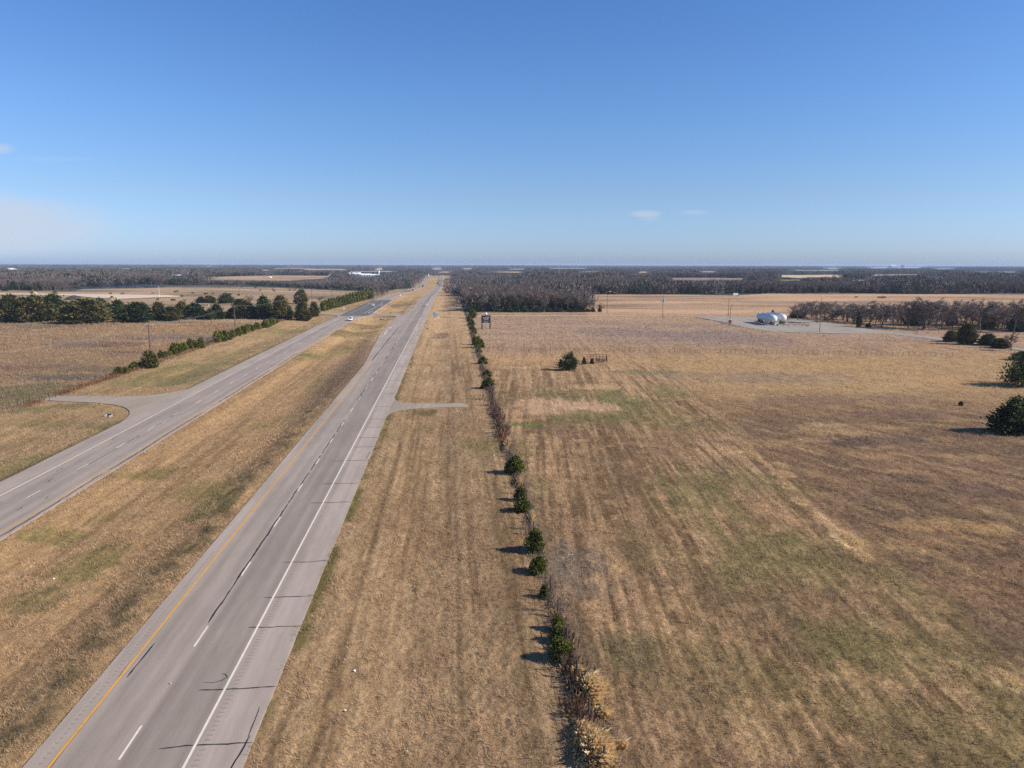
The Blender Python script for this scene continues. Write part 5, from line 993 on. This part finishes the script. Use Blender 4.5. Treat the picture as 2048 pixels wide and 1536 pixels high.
MB().box((0, 0, 1.3), (2.2, 4.2, 1.2)).build('body', M_YEL, t, bevel=.15); MB().box((0, .3, 2.6), (1.6, 1.6, 1.5), 0, .85).build('cab', M_GLASS, t); MB().box((0, .3, 3.4), (1.7, 1.7, .15)).build('roof', M_YEL, t); MB().box((0, -3.6, .7), (2.8, 1.0, 1.1), 0, .7).build('bucket', M_YEL, t); MB().box((-.7, -2.6, 1.2), (.25, 2.2, .35)).box((.7, -2.6, 1.2), (.25, 2.2, .35)).build('lift_arm', M_YEL, t)
for a in (-1, 1):
    for b_ in (-1.5, 1.5): MB().cyl((a * .8, b_, .8), (a * 1.35, b_, .8), .8, .8, 16).build('wheel', M_TYRE, t)

# vehicles
def loft(rings, mat, name, parent, smooth=True, bev=.0):
    """rings of equal length, skinned and capped"""
    bm = bmesh.new(); rv = [[bm.verts.new(p) for p in r_] for r_ in rings]; n = len(rings[0])
    for a, b_ in zip(rv[:-1], rv[1:]):
        for k in range(n): bm.faces.new((a[k], a[(k + 1) % n], b_[(k + 1) % n], b_[k]))
    bm.faces.new(rv[0][::-1]); bm.faces.new(rv[-1]); bmesh.ops.recalc_face_normals(bm, faces=list(bm.faces))
    me = bpy.data.meshes.new(name); bm.to_mesh(me); bm.free(); me.materials.append(mat)
    if smooth: me.polygons.foreach_set('use_smooth', np.ones(len(me.polygons), bool))
    o = link(name, me, parent); md = o.modifiers.new('round', 'BEVEL'); md.width = .06; md.segments = 2; md.limit_method = 'ANGLE'; md.angle_limit = R(35); return o
def sect(y, w, z0, z1, crown=.06): return [(-w * .94, y, z0), (-w, y, z0 + (z1 - z0) * .35), (-w * .985, y, z0 + (z1 - z0) * .7), (-w * .86, y, z1), (0, y, z1 + crown), (w * .86, y, z1), (w * .985, y, z0 + (z1 - z0) * .7), (w, y, z0 + (z1 - z0) * .35), (w * .94, y, z0)]
def vehicle(name, label, cat, px, py, away, paint, kind='car', group=None):
    p = at(px, py); w_, s_ = to_ws(p.x, p.y); p.z = float(rz(s_)) + .02; t = thing(name, label, cat, p, TH + (0 if away else math.pi), group)     # front faces +y
    k = dict(car=(4.7, .92, .85, 1.45), suv=(4.8, .97, 1.0, 1.75), pickup=(5.8, 1.0, 1.05, 1.9))[kind]; L_, hw, belt, roof = k; h = L_ / 2
    body = [sect(-h, hw * .86, .42, belt * .86), sect(-h + .15, hw * .95, .3, belt * .98), sect(-h * .4, hw, .26, belt), sect(h * .25, hw, .26, belt), sect(h * .62, hw * .98, .26, belt * .94), sect(h - .2, hw * .94, .3, belt * .8), sect(h, hw * .84, .42, belt * .7)]
    loft(body, paint, 'body', t)
    if kind == 'pickup': c0, c1, r0, r1 = -.55, 1.15, -.35, .45
    elif kind == 'suv': c0, c1, r0, r1 = -h + .12, h * .46, -h + .5, h * .1
    else: c0, c1, r0, r1 = -h * .72, h * .42, -h * .34, h * .06
    def cabring(y, w, z0, z1): return [(-w[0], y[0], z0), (-w[1], y[1], z1), (w[1], y[1], z1), (w[0], y[0], z0)]
    cabv = [(-hw * .9, c0, belt - .05), (hw * .9, c0, belt - .05), (hw * .92, c1, belt - .05), (-hw * .92, c1, belt - .05), (-hw * .7, r0, roof - .06), (hw * .7, r0, roof - .06), (hw * .72, r1, roof - .06), (-hw * .72, r1, roof - .06)]
    me = bpy.data.meshes.new('windows'); me.from_pydata(cabv, [], [(0, 1, 2, 3)[::-1], (4, 5, 6, 7), (0, 1, 5, 4), (1, 2, 6, 5), (2, 3, 7, 6), (3, 0, 4, 7)]); me.materials.append(M_GLASS); link('windows', me, t)
    MB().prism([(-hw * .73, roof - .06), (-hw * .6, roof + .03), (hw * .6, roof + .03), (hw * .73, roof - .06)], r0 - .06, r1 + .06).build('roof', paint, t)
    pil = MB()
    for a, b_ in ((0, 4), (1, 5), (2, 6), (3, 7)): pil.cyl(cabv[a], cabv[b_], .07, .06, 6)
    for sx in (-1, 1): pil.cyl((sx * hw * .92, (c0 + c1) / 2, belt - .02), (sx * hw * .72, (r0 + r1) / 2, roof - .05), .06, .05, 6)
    pil.build('pillars', paint, t)
    if kind == 'pickup': MB().box((0, -h * .62, belt + .005), (hw * 1.6, h * .66, .03)).build('bed', M_BLACK, t)
    for sx in (-1, 1):
        for y_ in (-h * .6, h * .62):
            wh = MB().cyl((sx * (hw - .2), y_, .34), (sx * (hw + .02), y_, .34), .35, .35, 18).build('wheel', M_TYRE, t); MB().cyl((sx * (hw + .0), y_, .34), (sx * (hw + .03), y_, .34), .2, .2, 12).build('rim', M_STEEL, wh)
        MB().box((sx * hw * .62, h - .05, belt * .62), (.36, .14, .16)).build('headlight', M_STEEL, t); MB().box((sx * hw * .7, -h + .04, belt * .8), (.28, .12, .2)).build('taillight', M_RED, t)
    MB().box((0, h - .0, .5), (hw * 1.2, .08, .2)).build('grille', M_BLACK, t)
    return t
P_WHITE = plain('white_car_paint', (.86, .86, .85), .25, var=.02); P_DARK = plain('charcoal_car_paint', (.03, .03, .035), .3, var=.02); P_RED = plain('dark_red_car_paint', (.14, .015, .015), .3, var=.02)
gV = 'vehicles on the highway'
vehicle('suv', 'white suv driving toward the viewer before the dark road patch', 'car', 701, 642, False, P_WHITE, 'suv', gV); vehicle('car', 'white car on the dark patch of the far carriageway', 'car', 746, 612.8, False, P_WHITE, 'car', gV); vehicle('pickup_truck', 'white pickup with a dark windscreen past the dark patch', 'pickup', 799.5, 592.8, False, P_WHITE, 'pickup', gV); vehicle('pickup_truck', 'dark red pickup farther up the far carriageway', 'pickup', 826, 582.0, False, P_RED, 'pickup', gV)
vehicle('suv', 'white suv driving away on the near carriageway', 'car', 853, 612.5, True, P_WHITE, 'suv', gV); vehicle('suv', 'small dark suv far up the near carriageway', 'car', 887.5, 571, True, P_DARK, 'suv', gV); vehicle('car', 'tiny dark red car waiting in the median far away', 'car', 880.5, 562.5, True, P_RED, 'car', gV)
p = at(845.5, 574.8); w_, s_ = to_ws(p.x, p.y); p.z = float(rz(s_)); t = thing('truck', 'dark truck with a tall box far up the far carriageway', 'truck', p, TH + math.pi, gV); MB().box((0, 0, 2.3), (2.4, 6.5, 2.9)).build('cargo_box', plain('dark_grey_box_paint', (.10, .09, .10), .6), t, bevel=.08); MB().box((0, 4.4, 1.55), (2.3, 2.1, 2.1), 0, .88).build('cab', P_DARK, t, bevel=.1); MB().box((0, 5.35, 1.9), (1.8, .1, .8)).build('windscreen', M_GLASS, t); MB().box((0, .6, .75), (1.0, 9, .25)).build('chassis', M_BLACK, t)
for sx in (-1, 1):
    for y_ in (-2.4, -1.3, 4.3): MB().cyl((sx * .8, y_, .5), (sx * 1.15, y_, .5), .5, .5, 14).build('wheel', M_TYRE, t)

# cattle: one skinned body
def cow_mesh():
    pts = [(0, 0, 1.05), (0, .55, 1.08), (0, .95, 1.1), (0, 1.25, .95), (0, 1.5, .6), (0, 1.72, .35), (0, -.5, 1.08), (0, -.85, 1.1), (0, -1.0, .75), (0, -1.02, .35),
           (.27, .75, .8), (.27, .78, .42), (.27, .76, .02), (-.27, .78, .8), (-.27, .66, .42), (-.27, .64, .02), (.27, -.68, .85), (.28, -.82, .45), (.28, -.74, .02), (-.27, -.7, .85), (-.28, -.62, .45), (-.28, -.52, .02), (.22, 1.42, .78), (-.22, 1.42, .78)]
    ed = [(0, 1), (1, 2), (2, 3), (3, 4), (4, 5), (0, 6), (6, 7), (7, 8), (8, 9), (1, 10), (10, 11), (11, 12), (1, 13), (13, 14), (14, 15), (6, 16), (16, 17), (17, 18), (6, 19), (19, 20), (20, 21), (4, 22), (4, 23)]
    rad = [.46, .46, .34, .22, .17, .11, .44, .28, .04, .03, .16, .09, .07, .16, .09, .07, .2, .1, .07, .2, .1, .07, .05, .05]
    me = bpy.data.meshes.new('cow'); me.from_pydata(pts, ed, []); o = bpy.data.objects.new('cow', me); COL.objects.link(o); o.modifiers.new('skin', 'SKIN'); sv = me.skin_vertices[0].data
    for k, r_ in enumerate(rad): sv[k].radius = (r_, r_)
    sv[0].use_root = True; o.modifiers.new('sub', 'SUBSURF').levels = 1; dg = bpy.context.evaluated_depsgraph_get(); m2 = bpy.data.meshes.new_from_object(o.evaluated_get(dg)); bpy.data.objects.remove(o); m2.name = 'cow'; m2.materials.clear(); m2.materials.append(M_COW); m2.polygons.foreach_set('use_smooth', np.ones(len(m2.polygons), bool)); return m2
cm = cow_mesh(); gK = 'black cattle grazing in the pasture'; gK2 = 'black cattle bunched in the tan field'
random.seed(5)
for px, py in [(350, 585.5), (355, 584.2), (386, 588), (410, 589), (413, 589), (425.5, 588.8), (316, 601), (345.5, 602), (348.5, 602.5), (363, 594.5), (478, 592), (221, 588.8), (246, 589), (484, 575.5), (512, 575.5), (521, 582), (545.5, 580.2), (549, 583), (580, 581.2), (590, 581), (588.5, 606.3), (510, 576.5), (647, 580.2)]:
    p = at(px, py); o = link('cow', cm, None, p, random.choice((1.57, -1.57)) + random.uniform(-.5, .5)); o.scale = (1.15,) * 3; tag(o, 'black cow grazing in the pasture behind the cedar row', 'cow', gK)
tag(link('cow', cm, None, at(1713, 596), 1.4), 'single black cow apart from its bunch in the tan field', 'cow', gK2)
for px, py in [(1757.5, 596.3), (1761, 596.5), (1764.5, 596.3), (1767.5, 596.6), (1770.5, 596.4), (1766, 595.9)]: tag(link('cow', cm, None, at(px, py), random.uniform(1.2, 1.9)), 'black cow in the tight bunch beyond the creek trees', 'cow', gK2)

# buildings
M_TIN = plain('white_tin', (.62, .63, .63), .5, var=.06, scale=.3); M_TINROOF = plain('pale_tin_roof', (.80, .81, .80), .4, var=.04, scale=.3); M_GREYWALL = plain('grey_wall', (.30, .31, .30), .7, var=.08, scale=.3); M_REDWALL = plain('red_barn_wall', (.28, .05, .04), .7); M_DARKDOOR = plain('dark_opening', (.04, .04, .045), .7)
def shed(mb_parent, x, y, w, d, h, rh, wall, roof, rot=0, doors=1):
    MB().box((x, y, h / 2), (w, d, h)).build('wall', wall, mb_parent); MB().prism([(-d / 2 - .4, h - .05), (0, h + rh), (d / 2 + .4, h - .05)], -w / 2 - .4, w / 2 + .4).build('roof', roof, mb_parent, (x, y, 0.02), R(90))
    for k in range(doors): MB().box((x - w / 2 + w * (k + .5) / doors, y - d / 2 - .05, h * .35), (min(4, w / doors * .4), .12, h * .6)).build('door', M_DARKDOOR, mb_parent)
p = at(727, 552.5); D = math.hypot(p.x, p.y); u = D / F; t = thing('barn', 'long pale building with three stepped white roofs and a small spire', 'building', p, R(6))
shed(t, -17 * u, 0, 24 * u, 20, 5.2, 4.4, M_GREYWALL, M_TINROOF, doors=3); shed(t, 5.5 * u, -2, 19 * u, 16, 3.6, 3.0, M_TIN, M_TINROOF, doors=4); shed(t, 22.5 * u, -2, 15 * u, 14, 3.2, 2.4, M_TIN, M_TINROOF, doors=3)
MB().box((30 * u, -1, 5), (3.2, 3.2, 10)).build('tower', M_TIN, t); MB().cyl((30 * u, -1, 10), (30 * u, -1, 15), 2.3, .1, 4).build('spire', M_TINROOF, t); MB().box((36 * u, 0, 1.6), (9 * u, 3, 3.2)).build('annex', plain('tan_annex', tuple(alb(180, 156, 130)), .8), t)
def small(px, yb, wpx, ytop, label, wall, roof, d=9, name='shed', n=1, rot=0, cat='building'):
    p = at(px, yb); u = math.hypot(p.x, p.y) / F; t = thing(name, label, cat, p, R(rot)); h = max(2.2, top_z(p, ytop)); shed(t, 0, 0, wpx * u, d, h * .62, h * .38, wall, roof, doors=n); return t
small(664, 553.3, 11, 548.8, 'small white shed left of the long stepped barn', M_TIN, M_TINROOF); small(362, 554.2, 32, 549, 'low white farmhouse with red walls among bare woods', M_REDWALL, M_TINROOF, 12, 'house', 3); small(384, 553.8, 10, 550.4, 'small white outbuilding beside the low white farmhouse', M_TIN, M_TINROOF)
small(13, 540.5, 19, 536.2, 'long white warehouse on the horizon woods', M_TIN, M_TINROOF, 60, 'warehouse', 3); small(1030, 551.8, 8, 547.5, 'grey roofed house behind the roadside wood', M_TIN, plain('grey_roof', (.35, .35, .36), .7), 10, 'house'); small(1747, 560, 10, 556, 'white shed between the woods beyond the creek', M_TIN, M_TINROOF); small(1964, 553, 22, 549.2, 'long dark red barn on the pale distant field', M_REDWALL, plain('red_roof', (.16, .04, .04), .7), 14, 'barn', 2)
small(1760, 540.8, 7, 537, 'white building below the distant plant', M_TIN, M_TINROOF, 60); small(1597.5, 535.8, 8, 530.2, 'grey block building breaking the horizon', M_GREYWALL, M_GREYWALL, 90, 'warehouse', 1); small(1785, 536.2, 10, 529.8, 'wide grey plant building on the horizon', M_GREYWALL, M_TIN, 90, 'factory', 2)
small(540, 555.5, 5, 553, 'tiny white shed by the tan field edge', M_TIN, M_TINROOF); small(64.8, 557, 2.4, 551.5, 'tiny bright white house gable in the bare woods', M_TIN, M_TINROOF, 5, 'house'); small(1475, 538, 8, 536.5, 'tiny pale farm building in hazy woods', M_TIN, M_TINROOF, 30)
def tower(px, yb, ytop, r, label, mat=M_TIN): 
    p = at(px, yb); h = top_z(p, ytop); t = thing('silo', label, 'silo', p); MB().cyl((0, 0, -1), (0, 0, h * .9), r, r, 16).build('shaft', mat, t); MB().cyl((0, 0, h * .9), (0, 0, h), r * 1.05, r * .3, 16).build('cap', M_TINROOF, t)
tower(1806.5, 536.3, 528.9, 24, 'tall pale tower of the plant on the horizon', M_GREYWALL); tower(1945.5, 552.5, 547.8, 2.2, 'white silo beside the dark red barn'); tower(856.8, 552.5, 547.6, 1.6, 'white tank tower at the road crest')
p = at(1470.5, 592.3); t = thing('trailer', 'white box trailer parked against the dark woods', 'trailer', p, R(2)); u = math.hypot(p.x, p.y) / F; MB().box((0, 0, 1.7), (9 * u, 2.4, 2.0)).build('box', M_WHITE, t, bevel=.06); MB().box((0, 0, .6), (8 * u, 1.0, .2)).build('chassis', M_BLACK, t)
for sx in (-.9, .1): MB().cyl((2 + sx, -1.0, .45), (2 + sx, -1.25, .45), .45, .45, 12).build('wheel', M_TYRE, t)

# litter
for k, (px, py, lb) in enumerate([(691, 1422, 'white scrap of litter on the mown strip, larger of the scattered bits'), (342, 1370, 'small pale scrap on the near carriageway lane'), (709, 1343, 'small white litter scrap in the mown strip higher up'), (690, 1322, 'white litter speck near the mower line'), (1145, 1111, 'white litter speck on the grey bare patch'), (988, 912, 'white litter scrap by the fence weeds'), (497, 722, 'white litter'), (278, 739, 'white litter scrap below the far verge bushes'), (319, 733, 'white litter scrap beside the big cedar bush'), (1576, 775, 'pale scrap out in the golden field'), (109, 1160, 'white speck in the median grass'), (815, 1506, 'grey scrap low in the mown strip')]):
    if lb == 'white litter': continue
    p = at(px, py); g = random.Random(k); bm = bmesh.new(); r_ = .09 if p.y < 80 else .16
    c0 = bm.verts.new((0, 0, .06)); ring = [bm.verts.new((r_ * math.cos(a) * g.uniform(.6, 1.2), r_ * math.sin(a) * g.uniform(.6, 1.2), g.uniform(.02, .16))) for a in np.linspace(0, 6.28, 8)[:-1]]
    for q in range(7): bm.faces.new((c0, ring[q], ring[(q + 1) % 7]))
    me = bpy.data.meshes.new('litter_scrap'); bm.to_mesh(me); bm.free(); me.materials.append(M_WHITE); p.z = float(ground_z(p.x, p.y)) + .03
    if px == 342: p.z = float(rz(to_ws(p.x, p.y)[1])) + .01
    tag(link('litter_scrap', me, None, p), lb, 'litter', 'scraps of litter')

# ------------------------------------------------------------------ air
hz = MB().box((0, 12500, 14), (60000, 30000, 60)).build('haze', plain('unused', (1, 1, 1)), None); hz['kind'] = 'stuff'; hz['label'] = 'thin blue haze over the land'; hz['category'] = 'haze'
m = bpy.data.materials.new('air'); m.use_nodes = True; nt = m.node_tree; nt.nodes.clear(); o = nt.nodes.new('ShaderNodeOutputMaterial'); vp = nt.nodes.new('ShaderNodeVolumePrincipled')
vp.inputs['Color'].default_value = (.50, .63, .84, 1); vp.inputs['Density'].default_value = 7.5e-5; vp.inputs['Anisotropy'].default_value = 0.0; nt.links.new(vp.outputs[0], o.inputs['Volume']); hz.data.materials.clear(); hz.data.materials.append(m)

# ------------------------------------------------------------------ light
SUN_EL, SUN_AZ = R(33), R(101)          # azimuth from +y toward +x
sd = Vector((math.sin(SUN_AZ) * math.cos(SUN_EL), math.cos(SUN_AZ) * math.cos(SUN_EL), math.sin(SUN_EL)))
sl = bpy.data.lights.new('sun', 'SUN'); sl.energy = 5.0; sl.angle = R(.5); sl.color = (1, .945, .86); so = bpy.data.objects.new('sun', sl); COL.objects.link(so); so.rotation_euler = sd.to_track_quat('Z', 'Y').to_euler(); so.location = (200, -50, 200)
wd_ = bpy.data.worlds.new('World'); S.world = wd_; wd_.use_nodes = True; nt = wd_.node_tree; bg = nt.nodes['Background']
sky = N(nt, 'ShaderNodeTexSky', sky_type='NISHITA'); sky.sun_disc = False; sky.sun_elevation = SUN_EL; sky.sun_rotation = SUN_AZ; sky.altitude = 250; sky.air_density = 1.0; sky.dust_density = 0.6; sky.ozone_density = 2.2
tc = N(nt, 'ShaderNodeTexCoord'); sep = N(nt, 'ShaderNodeSeparateXYZ'); nt.links.new(tc.outputs['Generated'], sep.inputs[0])
def M2(op, a, b_=None):
    n = N(nt, 'ShaderNodeMath', operation=op)
    for k, q in enumerate((a, b_)):
        if q is None: continue
        if isinstance(q, (int, float)): n.inputs[k].default_value = q
        else: nt.links.new(q, n.inputs[k])
    return n.outputs[0]
yy = M2('MAXIMUM', sep.outputs[1], .05); az = M2('DIVIDE', sep.outputs[0], yy); ez = M2('DIVIDE', sep.outputs[2], yy)
cmb = N(nt, 'ShaderNodeCombineXYZ'); nt.links.new(az, cmb.inputs[0]); nt.links.new(M2('MULTIPLY', ez, 5.0), cmb.inputs[1])
cn = N(nt, 'ShaderNodeTexNoise', inp={'Scale': 7.0, 'Detail': 6.0, 'Roughness': .6}); nt.links.new(cmb.outputs[0], cn.inputs['Vector'])
def blob(px, py, rx, ry, k, wob_=.9):
    d = ray(px, py); a0, e0 = d[0] / d[1], d[2] / d[1]
    q = M2('ADD', M2('POWER', M2('DIVIDE', M2('SUBTRACT', az, float(a0)), rx / F), 2.0), M2('POWER', M2('DIVIDE', M2('SUBTRACT', ez, float(e0)), ry / F), 2.0))
    q = M2('ADD', q, M2('MULTIPLY', M2('SUBTRACT', cn.outputs['Fac'], .5), wob_ * 4))
    mr = N(nt, 'ShaderNodeMapRange', interpolation_type='SMOOTHSTEP'); mr.inputs['From Min'].default_value = 1.4; mr.inputs['From Max'].default_value = .1; mr.inputs['To Min'].default_value = 0; mr.inputs['To Max'].default_value = k; nt.links.new(q, mr.inputs['Value']); return mr.outputs[0]
tot = None
for bl in [(-60, 450, 270, 64, .78, .25), (-20, 298, 52, 12, .5, .5), (1292, 428, 36, 8, .55, .7), (1300, 434, 22, 9, .3, .7), (1388, 425, 28, 5, .3, .7), (100, 318, 90, 5, .12, .7)]:
    x_ = blob(*bl); tot = x_ if tot is None else M2('MAXIMUM', tot, x_)
tint = ramp(nt, [(0.0, (.56, .73, 1.3)), (.018, (.61, .79, 1.3)), (.09, (.63, .77, 1.06)), (.19, (.58, .81, 1.13)), (.33, (.50, .77, 1.16))]); nt.links.new(sep.outputs[2], tint.inputs['Fac'])
mx = N(nt, 'ShaderNodeMix', data_type='RGBA'); nt.links.new(tot, mx.inputs[0]); nt.links.new(mul(nt, sky.outputs[0], tint.outputs['Color']), mx.inputs[6]); mx.inputs[7].default_value = (4.5, 5.0, 5.9, 1)
nt.links.new(mx.outputs[2], bg.inputs['Color']); bg.inputs['Strength'].default_value = 0.0933
S.view_settings.view_transform = 'Standard'; S.view_settings.look = 'None'; S.view_settings.exposure = 0.5; S.view_settings.gamma = 1.0
S.render.engine = 'CYCLES'; S.cycles.max_bounces = 6; S.cycles.volume_bounces = 1; S.cycles.use_adaptive_sampling = True; S.cycles.adaptive_threshold = .015
try: S.cycles.use_denoising = False
except Exception: pass
print('done', round(time.time() - T0, 1), len(bpy.data.objects))
